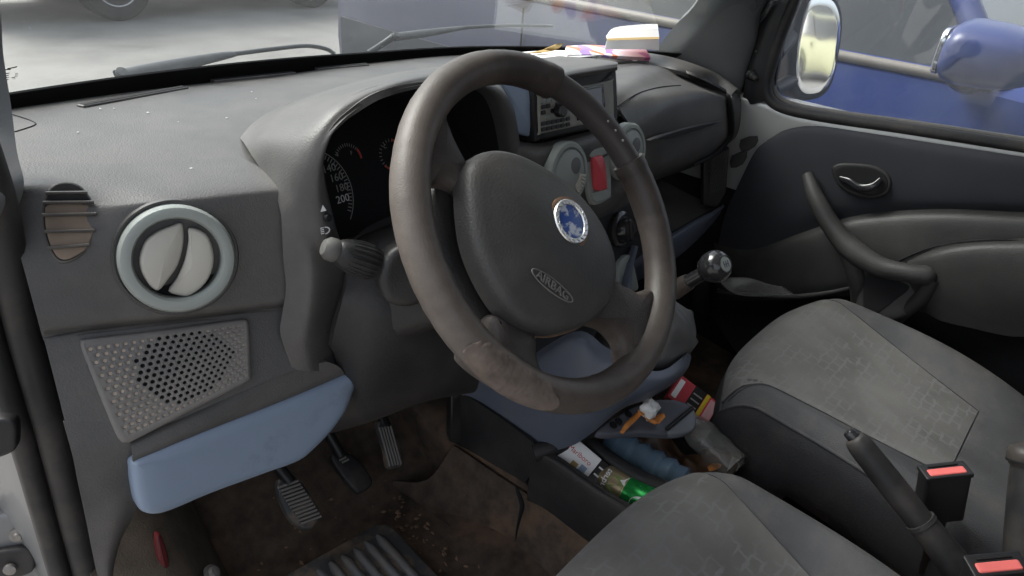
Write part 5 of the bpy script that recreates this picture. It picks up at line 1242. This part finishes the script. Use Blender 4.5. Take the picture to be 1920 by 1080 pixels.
# painted inner steel
def pxz(x, y, z): return np.array([x, y, z])
ysl = [.42, .34, .26, .20, .12, 0, -.2, -.5, -.9]
sill = [np.array([.735, .80, .96]), np.array([.735, .50, 1.0]), at(1384, 190, x=.735), at(1412, 196, x=.735), at(1440, 206, x=.735), at(1480, 222, x=.735), at(1560, 238, x=.735), at(1700, 258, x=.735), at(1920, 292, x=.735), np.array([.735, -.6, 1.07]), np.array([.735, -.95, 1.08])]
patch('door_steel', [[p+np.array([.05, 0, .02]) for p in sill], [p+np.array([.012, 0, .012]) for p in sill], [p+np.array([.0, 0, -.02]) for p in sill], [p*np.array([1, 1, 0])+np.array([.0, 0, .80]) for p in sill]], M['silver'], door, k=5, thick=.02)
patch('lower_inner_skin', [[p*np.array([1, 1, 0])+np.array([.006, 0, h]) for p in sill] for h in (.81, .6, .26)], M['black'], door, k=4, thick=.015)
bx_lo = None
block('door_outer_panel', np.array([.82, -.28, .70]), *AX, .03, 1.36, .66, M['silver'], door, .01)
# slots pressed in the steel by the dash end
for q in ([(1388, 262), (1420, 255), (1415, 275), (1390, 285)], [(1372, 292), (1400, 285), (1392, 308), (1370, 315)]):
    pillow('steel_slot', q, plane(at(1390, 280, x=.722), (-1, -.15, .1)), M['door_grey'], door, .006, .002, 0, 2)
# trim panel: upper navy cloth
def gridx(rows, ext=False):
    g = [[at(a, b, x=c) for a, b, c in r] for r in rows]
    if ext: g = [r+[np.array([r[-1][0], r[-1][1]-.22, r[-1][2]+.006]), np.array([r[-1][0]+.004, -.92, r[-1][2]+.010])] for r in g]
    return g
nav = gridx([[(1440, 262, .722), (1475, 243, .722), (1530, 236, .720), (1620, 248, .718), (1750, 268, .716), (1920, 294, .712), (2080, 320, .71)],
             [(1415, 285, .712), (1465, 258, .704), (1530, 252, .700), (1620, 264, .698), (1750, 286, .696), (1920, 314, .692), (2080, 340, .69)],
             [(1385, 345, .712), (1440, 330, .696), (1520, 325, .692), (1620, 325, .690), (1750, 335, .688), (1920, 355, .684), (2080, 375, .68)],
             [(1360, 400, .712), (1420, 400, .697), (1505, 395, .693), (1610, 375, .692), (1750, 375, .690), (1920, 383, .686), (2080, 395, .68)],
             [(1345, 460, .714), (1415, 470, .706), (1500, 440, .704), (1605, 407, .704), (1750, 394, .702), (1920, 400, .700), (2080, 408, .70)]], True)
trim = patch('cloth_panel', nav, M['navy'], door, k=6, thick=.01)
mid_ = gridx([[(1338, 455, .716), (1412, 463, .712), (1500, 434, .710), (1605, 401, .710), (1750, 388, .708), (1920, 394, .706), (2080, 402, .70)],
              [(1340, 478, .706), (1412, 480, .690), (1500, 452, .682), (1605, 420, .676), (1750, 406, .672), (1920, 410, .668), (2080, 416, .66)],
              [(1340, 520, .706), (1412, 515, .680), (1500, 500, .670), (1605, 470, .662), (1750, 450, .66), (1920, 450, .655), (2080, 455, .65)],
              [(1345, 545, .708), (1415, 545, .680), (1500, 545, .668), (1605, 525, .660), (1750, 510, .66), (1920, 520, .655), (2080, 530, .65)],
              [(1350, 562, .715), (1420, 565, .69), (1500, 562, .68), (1605, 556, .675), (1750, 590, .675), (1920, 620, .67), (2080, 640, .67)]], True)
patch('door_card', mid_, M['door_grey'], door, k=6, thick=.01)
ar = gridx([[(1690, 488, .69), (1740, 468, .668), (1800, 452, .66), (1880, 448, .655), (1990, 455, .65)], [(1690, 500, .66), (1740, 485, .632), (1800, 472, .622), (1880, 468, .616), (1990, 475, .61)],
            [(1692, 540, .66), (1745, 540, .628), (1800, 545, .615), (1880, 550, .610), (1990, 560, .60)], [(1720, 575, .675), (1760, 600, .645), (1820, 615, .635), (1890, 630, .63), (1990, 640, .62)]], True)
patch('armrest', ar, M['door_grey'], door, k=6, thick=.01)
tube('armrest_seam', [at(a, b, x=c) for a, b, c in ((1680, 492, .660), (1730, 470, .657), (1790, 455, .648), (1870, 450, .643), (1960, 454, .64))], .002, M['soft_black'], door, 6, k=4)
low = gridx([[(1335, 560, .72), (1420, 560, .70), (1500, 560, .69), (1605, 556, .685), (1750, 590, .68), (1920, 620, .675), (2080, 640, .67)],
             [(1340, 600, .72), (1430, 600, .72), (1520, 600, .72), (1620, 620, .715), (1760, 650, .71), (1920, 670, .71), (2080, 690, .71)],
             [(1380, 660, .70), (1470, 680, .70), (1560, 700, .70), (1650, 720, .70), (1780, 740, .70), (1920, 760, .70), (2080, 780, .70)]], True)
patch('door_pocket', low, M['black'], door, k=5, thick=.01)
tube('pocket_lip', [at(a, b, x=.668) for a, b in ((1345, 545), (1385, 552), (1440, 556), (1500, 556), (1560, 548), (1610, 535))], [.006, .007, .007, .007, .007, .006], M['door_grey'], door, 10, k=4)
pillow('pocket_sheet', [(1350, 525), (1400, 520), (1450, 535), (1520, 545), (1500, 556), (1440, 556), (1380, 552)], plane(at(1430, 540, x=.660), (-1, -.1, .3)), M['clear_pet'], door, .002, .0008, 0, 4)
# release handle in its oval bowl
dpl = plane(at(1615, 338, x=.689), (-1, 0, .08))
M['bowl'] = M['black']
hbw = pillow('handle_bowl', [(1558, 322), (1568, 308), (1600, 306), (1640, 311), (1664, 325), (1671, 345), (1662, 365), (1635, 373), (1605, 368), (1575, 352)], off(dpl, .006), M['dash_dark'], door, .01, .005, 0, 4)
pillow('bowl_hollow', [(1566, 324), (1575, 313), (1602, 311), (1638, 316), (1658, 328), (1664, 345), (1656, 360), (1634, 367), (1608, 362), (1580, 348)], off(dpl, .0085), M['soft_black'], hbw, .004, .001, 0, 4)
tube('release_lever', [at(a, b, pl=off(dpl, c)) for a, b, c in ((1575, 334, .010), (1592, 340, .016), (1612, 352, .020), (1636, 350, .020), (1652, 336, .012))], [.006, .008, .009, .009, .006], M['gloss_black'], hbw, 12, k=4, flat=.6, upv=(-1, 0, 0))
# pull handle
hd_ = [at(a, b, x=c) for a, b, c in ((1514, 326, .676), (1530, 372, .655), (1560, 425, .642), (1600, 470, .630), (1650, 500, .622), (1705, 512, .622), (1742, 517, .630), (1758, 520, .634))]
ph = tube('pull_handle', hd_, [.012, .0185, .021, .025, .022, .020, .021, .012], M['door_grey'], door, 16, k=5)
tube('handle_leg', [at(a, b, x=c) for a, b, c in ((1585, 462, .632), (1605, 515, .640), (1612, 560, .655), (1608, 620, .68))], [.018, .020, .019, .018], M['door_grey'], ph, 14, k=4)
tube('handle_leg', [at(a, b, x=c) for a, b, c in ((1752, 520, .632), (1730, 555, .640), (1690, 590, .66), (1660, 620, .68))], [.017, .016, .015, .014], M['door_grey'], ph, 14, k=4)
hpl_ = plane(at(1660, 540, x=.640), (-1, -.12, .22))
brk = pillow('handle_bracket', [(1580, 452), (1606, 478), (1650, 498), (1710, 506), (1758, 508), (1772, 520), (1764, 545), (1735, 572), (1690, 600), (1650, 612), (1598, 612), (1606, 560), (1600, 510)], hpl_, M['door_grey'], ph, .045, .012, 0, 4)
pillow('grip_hollow', [(1624, 515), (1645, 512), (1690, 528), (1705, 540), (1680, 562), (1640, 590), (1622, 590), (1618, 550)], off(hpl_, .0015), M['soft_black'], brk, .004, .001, 0, 4)
for px, py, x in ((1518, 340, .660), (1742, 522, .616)):
    lathe('handle_screw', [(.0075, 0), (.0075, .001), (.0045, -.0015), (0, -.002)], at(px, py, x=x), (-1, -.25, .35), M['soft_black'], ph, 16)
# window: seal frame, glass
sealp = [at(1512, -60, x=.745), at(1490, 0, x=.745), at(1462, 70, x=.745), at(1443, 130, x=.745), at(1437, 160, x=.745), at(1444, 186, x=.745), at(1470, 204, x=.745), at(1540, 219, x=.745), at(1700, 242, x=.745), at(1920, 276, x=.745), np.array([.745, -.6, 1.085]), np.array([.745, -.95, 1.09])]
sl0 = tube('window_seal', sealp, .0125, M['rubber'], door, 12, k=4)
tube('seal_lip', [p+np.array([.02, -.004, .010]) for p in sealp], .007, M['grille'], sl0, 8, k=4)
# upper frame (out of frame) of the window
tube('window_frame', [at(1512, -60, x=.745), np.array([.72, .12, 1.45]), np.array([.70, .02, 1.60]), np.array([.70, -.3, 1.64]), np.array([.70, -.9, 1.64]), np.array([.75, -.95, 1.09])], .018, M['rubber'], door, 10, k=3)
patch('window_glass', [[np.array([.772-.08*f, y+.17*(1-f)*(.5 if y > .2 else 0), 1.0+.64*f]) for y in (.32-.22*f, .1, -.3, -.9)] for f in (0, .5, 1.0)], M['side_glass'], door, k=3, thick=.004)
# black corner cover with lock cone
crn = gridx([[(1440, 20, .75), (1462, -10, .745), (1488, -12, .742)], [(1418, 60, .745), (1440, 50, .735), (1462, 55, .738)], [(1404, 110, .742), (1424, 110, .730), (1444, 110, .735)], [(1396, 160, .74), (1415, 165, .730), (1436, 160, .735)], [(1392, 190, .745), (1410, 196, .735), (1432, 188, .735)]])
patch('front_frame', [[at(a, b, x=.762) for a, b in r] for r in (((1400, -80), (1460, -80), (1520, -80)), ((1385, 60), (1430, 60), (1475, 60)), ((1378, 150), (1415, 150), (1455, 150)), ((1378, 200), (1410, 205), (1450, 205)))], M['black'], door, k=3, thick=.01)
corner = patch('mirror_corner_cover', crn, M['black'], door, k=5, thick=.01)
lathe('adjuster_cone', [(.013, 0), (.0125, .006), (.010, .008), (.0095, .014), (.0075, .016), (.007, .024), (.0045, .027), (0, .0275)], at(1408, 138, x=.733), (-.45, -.75, -.25), M['dash_dark'], corner, 20)
lathe('screw', [(.004, 0), (.003, .001), (0, .001)], at(1418, 96, x=.728), (-.9, -.4, .1), M['rubber'], corner, 12)
# wing mirror outside
mo = at(1528, 92, x=.95)
inc = mo-CC; inc /= np.linalg.norm(inc); want = np.array([.165, -.975, -.045]); want /= np.linalg.norm(want)
mN = want-inc; mN /= np.linalg.norm(mN)
mX, mY, _ = frame(mN)
MPL = (mo, mN)
mir_out = [(1500, 12), (1520, -18), (1560, -16), (1578, 10), (1583, 50), (1575, 110), (1562, 160), (1540, 184), (1505, 190), (1486, 175), (1480, 140), (1484, 80)]
mh = pillow('wing_mirror', mir_out, off(MPL, .004), M['rubber'], door, .07, .012, 0, 4)
cx_, cy_ = np.mean(mir_out, 0)
pillow('mirror_glass', [(cx_+3+(x-cx_)*.80, cy_+(y-cy_)*.86) for x, y in mir_out], off(MPL, .0055), M['mirror'], mh, .003, .0006, .0016, 4)
tube('mirror_arm', [at(1487, 60, x=.92), at(1470, 80, x=.86), at(1455, 100, x=.80)], [.022, .022, .020], M['black'], mh, 12)
tube('mirror_arm', [at(1485, 150, x=.92), at(1468, 160, x=.86), at(1450, 170, x=.80)], [.018, .018, .016], M['black'], mh, 12)

# ================================================================== things on the dash top
mag = thing('magazine', 'glossy red magazine on the dash top at the foot of the right windscreen pillar', 'magazine', tuple(at(1140, 98, z=1.12)))
mg = [[(1058, 90), (1105, 84), (1160, 88), (1212, 93)], [(1052, 97), (1100, 97), (1160, 101), (1218, 104)]]
mg3 = [[at(1062, 86, z=1.128), at(1105, 84, z=1.128), at(1160, 87, z=1.128), at(1210, 90, z=1.128)], [at(1060, 93, z=1.126), at(1105, 91, z=1.127), at(1162, 94, z=1.127), at(1214, 97, z=1.126)], [at(1064, 102, z=1.120), at(1110, 102, z=1.120), at(1165, 105, z=1.120), at(1220, 108, z=1.118)]]
def mag_mat():
    m = mat('magazine_print', (.50, .02, .06), .35, var=.1, scale=12, coat=.3)
    nt = m.node_tree; N = nt.nodes; L = nt.links; b = N['Principled BSDF']
    tc = N.new('ShaderNodeTexCoord'); vo = N.new('ShaderNodeTexVoronoi'); vo.inputs['Scale'].default_value = 45
    mp = N.new('ShaderNodeMapping'); mp.inputs['Scale'].default_value = (1, .6, 1); L.new(tc.outputs['Object'], mp.inputs['Vector']); L.new(mp.outputs['Vector'], vo.inputs['Vector'])
    sx_ = N.new('ShaderNodeSeparateXYZ'); L.new(tc.outputs['Object'], sx_.inputs[0])
    mr = N.new('ShaderNodeMapRange'); mr.inputs['From Min'].default_value = -.02; mr.inputs['From Max'].default_value = .10; mr.inputs['To Min'].default_value = 1; mr.inputs['To Max'].default_value = 0
    L.new(sx_.outputs['X'], mr.inputs['Value'])
    hs = N.new('ShaderNodeValToRGB'); e = hs.color_ramp.elements; e[0].color = (.75, .72, .74, 1); e[1].color = (.65, .06, .12, 1); e.new(.35).color = (.70, .22, .10, 1); e.new(.55).color = (.35, .22, .5, 1); e.new(.75).color = (.8, .7, .7, 1)
    hs.color_ramp.interpolation = 'CONSTANT'
    sp_ = N.new('ShaderNodeSeparateColor'); L.new(vo.outputs['Color'], sp_.inputs[0]); L.new(sp_.outputs[0], hs.inputs['Fac'])
    mx = N.new('ShaderNodeMix'); mx.data_type = 'RGBA'; L.new(mr.outputs['Result'], mx.inputs['Factor']); mx.inputs['A'].default_value = (.50, .025, .065, 1); L.new(hs.outputs['Color'], mx.inputs['B'])
    L.new(mx.outputs['Result'], b.inputs['Base Color']); return m
v_, f_ = patch_geo(mg3, 5, .008, (0, 0, 3)); mesh('magazine_cover', v_, f_, mag_mat(), mag, sharp=40)
v_, f_ = patch_geo([[p-np.array([0, 0, .0085]) for p in r] for r in mg3], 4, .006, (0, 0, 3)); mesh('pages', v_, f_, M['paper'], mag, sharp=40)
card = patch('folded_card', [[at(1012, 100, z=1.115), at(1045, 92, z=1.128), at(1056, 82, z=1.146)], [at(985, 100, z=1.115), at(1018, 93, z=1.120), at(1042, 84, z=1.144)]], M['kraft'], None, k=4, thick=.0015)
tag(card, 'brown folded card standing up on the dash top just right of the wheel top', 'card')
wp_ = patch('paper_sheet', [[np.array([.27, .66, 1.106]), np.array([.38, .625, 1.108]), np.array([.50, .57, 1.106])], [np.array([.26, .53, 1.118]), np.array([.37, .51, 1.118]), np.array([.47, .48, 1.118])]], M['paper'], None, k=4, thick=.001, toward=(0, 0, 3))
tag(wp_, 'flat white paper sheet on the dash top behind the wheel rim, against the glass', 'paper')
sp_ = thing('leaflet', 'white leaflet with a brown stripe leaning on the windscreen above the red magazine', 'leaflet', tuple(at(1185, 80, y=.44)))
lf = [[at(1136, 68, y=.495), at(1152, 52, y=.505), at(1200, 46, y=.495), at(1233, 45, y=.485)], [at(1138, 72, y=.465), at(1165, 71, y=.46), at(1200, 70, y=.45), at(1236, 69, y=.44)]]
patch('leaflet_top', lf, M['thin_paper'], sp_, k=4, thick=.001)
lf2 = [lf[1], [at(1138, 76, y=.455), at(1165, 75, y=.45), at(1200, 74, y=.44), at(1236, 73, y=.43)]]
patch('brown_stripe', lf2, M['kraft'], sp_, k=4, thick=.001)
patch('leaflet_foot', [lf2[1], [at(1134, 92, y=.445), at(1165, 92, y=.44), at(1200, 92, y=.43), at(1236, 94, y=.425)]], M['thin_paper'], sp_, k=4, thick=.001)
# ================================================================== wipers
def wiper(label, p_arm, p_th, rads):
    t = thing('windscreen_wiper', label, 'wiper', tuple(p_arm[0]), 'windscreen wipers')
    tube('arm_cover', p_arm, rads, M['grey_wiper'], t, 10, k=3, flat=.6, upv=(0, -.6, .8))
    tube('arm_rod', p_th, .0042, M['grey_wiper'], t, 8, k=4)
    lathe('pivot_cap', [(.008, 0), (.0075, .005), (0, .006)], p_arm[0]+np.array([0, -.012, .006]), (0, -.6, .8), M['grey_wiper'], t, 20)
    return t
M['grey_wiper'] = mat('weathered_wiper_paint', (.05, .055, .06), .5, var=.15, dust=(.2, .2, .2), dust_amt=.3, dust_scale=20)
yb_ = .80
wiper('near windscreen wiper arm lying low along the glass base on the driver side', [at(222, 142, y=.74), at(320, 124, y=.79), at(420, 104, y=.83), at(442, 101, y=.84)], [at(440, 101, y=.84), at(520, 91, y=.87), at(575, 86, y=.90), at(612, 92, y=.90), at(628, 102, y=.89)], [.0105, .0125, .008, .005])
wf = wiper('far windscreen wiper arm above the wheel top, angled up across the glass', [at(736, 70, y=.88), at(800, 62, y=.88), at(862, 53, y=.88), at(874, 52, y=.88)], [at(870, 52, y=.88), at(950, 48, y=.87), at(1035, 49, y=.84)], [.0105, .010, .006, .0045])
tube('arm_leg', [at(736, 70, y=.88), at(715, 84, y=.885), at(690, 100, y=.885)], [.008, .007, .007], M['grey_wiper'], wf, 8, k=3)

# ================================================================== other vehicles
def vehicle(name, label, paint, org, heading, L, W, H, belt, roof0, roof1, glass0, glass1, r_wheel, wb_front, wb_rear, cat='car', trimmed=False):
    """origin at the ground under the tail; x' runs to the nose"""
    c_, s_ = math.cos(heading), math.sin(heading)
    def wpt(u, v, z): return np.array([org[0]+u*c_-v*s_, org[1]+u*s_+v*c_, z])
    t = thing(name, label, cat, (org[0], org[1], 0))
    def sec(u):
        f = u/L
        zb = .24+.10*max(0, (f-.86)/.14)**2+.16*max(0, (.08-f)/.08)**2
        zt = belt-.0*(f)-(.16*max(0, (f-.70)/.30)**1.3)-(.06*max(0, (.06-f)/.06)**2)
        hw = W/2*(1-.16*max(0, (f-.80)/.20)**2-.10*max(0, (.12-f)/.12)**2)
        return [(-hw*.90, zb), (-hw*.98, zb+.10), (-hw, zb+.30), (-hw*.99, zt-.16), (-hw*.955, zt-.02), (-hw*.90, zt+.012), (-hw*.5, zt+.03), (0, zt+.035),
                (hw*.5, zt+.03), (hw*.90, zt+.012), (hw*.955, zt-.02), (hw*.99, zt-.16), (hw, zb+.30), (hw*.98, zb+.10), (hw*.90, zb), (0, zb)]
    us = np.concatenate([[0, .03, .08, .18], np.linspace(.35, L-.35, 16), [L-.18, L-.07, L-.02, L]])
    rings = []
    for u in us:
        k = 1.0
        rr = sec(u); zc = .55
        if u in (0, L): rr = [(a*.9, zc+(b-zc)*.8) for a, b in rr]
        rings.append([wpt(u, a, b) for a, b in rr])
    v_, f_ = loft_geo(rings); bd = mesh('body', v_, f_, paint, t, sharp=38)
    # cabin: glass box with painted roof and pillars
    def cab(f, z): # half width
        return W/2*(.90-.24*(z-belt)/(H-belt))
    g0, g1, r0, r1 = glass0*L, glass1*L, roof0*L, roof1*L
    lo = [wpt(g0, -cab(0, belt), belt), wpt(g1, -cab(0, belt), belt-.02), wpt(g1, cab(0, belt), belt-.02), wpt(g0, cab(0, belt), belt)]
    hi = [wpt(r0, -cab(0, H), H-.05), wpt(r1, -cab(0, H), H-.05), wpt(r1, cab(0, H), H-.05), wpt(r0, cab(0, H), H-.05)]
    v_ = lo+hi; f_ = [(0, 1, 5, 4), (1, 2, 6, 5), (2, 3, 7, 6), (3, 0, 4, 7)]
    mesh('cabin_glass', v_, f_, M['car_glass'], t, smooth=False)
    patch('roof_panel', [[wpt(r0+(r1-r0)*f, s__*cab(0, H)*1.03, H-.055+.045*(1-s__*s__)+.012*math.sin(math.pi*f)) for s__ in (-1, -.6, 0, .6, 1)] for f in (0, .3, .7, 1)], paint, t, k=3, thick=.03, toward=(0, 0, 9))
    for a, b in zip(lo, hi): tube('pillar', [a, b], .036, paint, t, 8)
    for s__ in (-1, 1):
        f = .42; tube('door_pillar', [wpt(g0+(g1-g0)*f, s__*cab(0, belt), belt), wpt(r0+(r1-r0)*f, s__*cab(0, H), H-.05)], .03, M['soft_black'], t, 8)
        tube('waist_trim', [wpt(u, s__*W/2*.945, belt+.002) for u in np.linspace(g0+.05, g1-.02, 6)], .016, M['grey_trim'], t, 8)
        tube('door_seam', [wpt(g0+(g1-g0)*f, s__*(W/2+.001), belt-.04), wpt(g0+(g1-g0)*f, s__*(W/2+.001), .34)], .004, M['soft_black'], t, 6)
        if trimmed: patch('flank_shade_plate', [[wpt(u, s__*(W/2+.004-.012*(u > L-.5)-.03*(u < .25)), z) for u in np.linspace(.12, L-.35, 8)] for z in (.30, .5, .68, .79)], M['flank_shade'], t, k=3, thick=.012, toward=wpt(L/2, s__*9, .5))  # added dark plate, stands in for shade on the lower flank
        if not trimmed: block('door_handle', wpt(g0+(g1-g0)*.36, s__*(W/2+.008), belt-.12), np.array([c_, s_, 0]), np.array([0, 0, 1.]), np.cross(np.array([c_, s_, 0]), (0, 0, 1.)), .17, .03, .03, M['soft_black'], t, .008)
        for u in (wb_rear, wb_front):
            ax = np.array([-s_, c_, 0])*s__
            c = wpt(u, s__*(W/2-.09), r_wheel)
            wh = lathe('wheel', [(r_wheel*.60, .085), (r_wheel*.64, .100), (r_wheel*.92, .095), (r_wheel, .06), (r_wheel, -.09), (r_wheel*.5, -.10)], c, ax, M['tyre'], t, 36)
            lathe('wheel_disc', [(r_wheel*.63, .075), (r_wheel*.60, .092), (r_wheel*.52, .070), (r_wheel*.25, .085), (r_wheel*.14, .098), (0, .10)], c, ax, M['wheel_silver'], wh, 32)
            for i in range(9):
                a = 2*math.pi*i/9; x1, y1, n1 = frame(ax)
                e = x1*math.cos(a)+y1*math.sin(a); lathe('disc_hole', [(r_wheel*.07, 0), (r_wheel*.06, .004), (0, .004)], c+e*r_wheel*.43+ax*.076, ax, M['soft_black'], wh, 10)
            arch = [wpt(u, s__*(W/2-.012), r_wheel)+(np.array([c_, s_, 0])*math.cos(a)+np.array([0, 0, 1.])*math.sin(a))*(r_wheel+.055) for a in np.linspace(-.15, math.pi+.15, 14)]
            tube('wheel_arch', arch, .038, M['soft_black'], t, 8, k=2)
        block('headlamp', wpt(L-.10, s__*W*.36, belt-.24), np.array([c_, s_, 0]), np.array([-s_, c_, 0]), np.array([0, 0, 1.]), .16, .30, .15, M['chrome'], t, .04)
        block('tail_lamp', wpt(.02, s__*W*.36, belt-.10), np.array([c_, s_, 0]), np.array([-s_, c_, 0]), np.array([0, 0, 1.]), .10, .14, .32, M['red'], t, .02)
        o_ = wpt(g1-.075, s__*(W/2+.165), belt+.10)
        # mirror shell: rounded housing on a black foot
        Xm = np.array([-s_, c_, 0])*s__; Fm = np.array([c_, s_, 0])
        V = []; F = []; seg, ring_ = 20, 12
        for i in range(ring_+1):
            th = math.pi*i/ring_
            for j in range(seg):
                f = 2*math.pi*j/seg
                px_ = math.cos(th); rr = math.sin(th)**.55
                ca_, sa_ = math.cos(f), math.sin(f)
                ca_ = math.copysign(abs(ca_)**.8, ca_); sa_ = math.copysign(abs(sa_)**.7, sa_)
                V.append(o_+Xm*.125*math.copysign(abs(px_)**.75, px_)+Fm*(.17*rr*ca_ if ca_ > 0 else .055*rr*ca_)+np.array([0, 0, .078*rr*sa_*(1-.10*px_)]))
        for i in range(ring_):
            for j in range(seg): F.append((i*seg+j, i*seg+(j+1) % seg, (i+1)*seg+(j+1) % seg, (i+1)*seg+j))
        mrr = mesh('door_mirror', V, F, paint, t)
        v_, f_ = box_geo(o_-Fm*.052, Xm, np.array([0, 0, 1.]), -Fm, .18, .11, .012, .02); mesh('mirror_glass', v_, f_, M['mirror'], mrr, sharp=40)
        tube('mirror_foot', [o_+np.array([0, 0, -.07])-Xm*.05, o_+np.array([0, 0, -.10])-Xm*.13, o_+np.array([0, 0, -.10])-Xm*.24], [.05, .036, .04], M['black'], mrr, 12, flat=.6)
    block('bumper', wpt(L-.06, 0, .42), np.array([c_, s_, 0]), np.array([-s_, c_, 0]), np.array([0, 0, 1.]), .20, W*.90, .22, paint, t, .06)
    block('bumper', wpt(.06, 0, .45), np.array([c_, s_, 0]), np.array([-s_, c_, 0]), np.array([0, 0, 1.]), .20, W*.92, .24, paint, t, .06)
    return t
# blue estate right beside the passenger door, facing the other way: nose towards -y
def dirt_shade_paint():  # rear half greyed: dirt plus shade and glass haze put into the paint
    m = M['blue_paint']; nt = m.node_tree; N = nt.nodes; L = nt.links; b = N['Principled BSDF']; src = b.inputs['Base Color'].links[0].from_socket
    tc = N.new('ShaderNodeTexCoord'); sp = N.new('ShaderNodeSeparateXYZ'); L.new(tc.outputs['Object'], sp.inputs[0])
    no = N.new('ShaderNodeTexNoise'); no.inputs['Scale'].default_value = 1.6; no.inputs['Detail'].default_value = 9; no.inputs['Roughness'].default_value = .7; L.new(tc.outputs['Object'], no.inputs['Vector'])
    ad = N.new('ShaderNodeMath'); ad.operation = 'MULTIPLY_ADD'; ad.inputs[1].default_value = .9; L.new(no.outputs['Fac'], ad.inputs[0]); L.new(sp.outputs['Y'], ad.inputs[2])
    mr = N.new('ShaderNodeMapRange'); mr.inputs['From Min'].default_value = .25; mr.inputs['From Max'].default_value = 1.1; mr.inputs['To Max'].default_value = .85; L.new(ad.outputs[0], mr.inputs['Value'])
    mx = N.new('ShaderNodeMix'); mx.data_type = 'RGBA'; L.new(mr.outputs['Result'], mx.inputs['Factor']); L.new(src, mx.inputs['A']); mx.inputs['B'].default_value = (.050, .053, .066, 1); L.new(mx.outputs['Result'], b.inputs['Base Color'])
dirt_shade_paint()
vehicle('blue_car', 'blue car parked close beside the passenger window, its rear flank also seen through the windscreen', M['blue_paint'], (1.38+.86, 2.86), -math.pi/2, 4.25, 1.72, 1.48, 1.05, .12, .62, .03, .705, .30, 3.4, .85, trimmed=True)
vehicle('silver_offroader', 'pale off-road car across the lot at the top left, only its wheel and underside showing', M['suv_paint'], (1.0, 8.05), 0, 4.1, 1.66, 1.72, 1.02, .05, .60, .02, .72, .335, 3.42, 1.2, 'off-road car')
vehicle('yellow_car', 'pale yellow car behind the van, seen reflected in the wing mirror', M['yellow_paint'], (.7, -9.3), 0, 4.2, 1.68, 1.42, .92, .14, .62, .06, .76, .30, 3.4, .8)
vehicle('lilac_car', 'lilac silver car beyond the yellow one, glimpsed at the top of the wing mirror', M['lilac_paint'], (.9, -12.6), 0, 4.4, 1.8, 1.9, 1.25, .12, .62, .05, .76, .31, 3.5, .85)
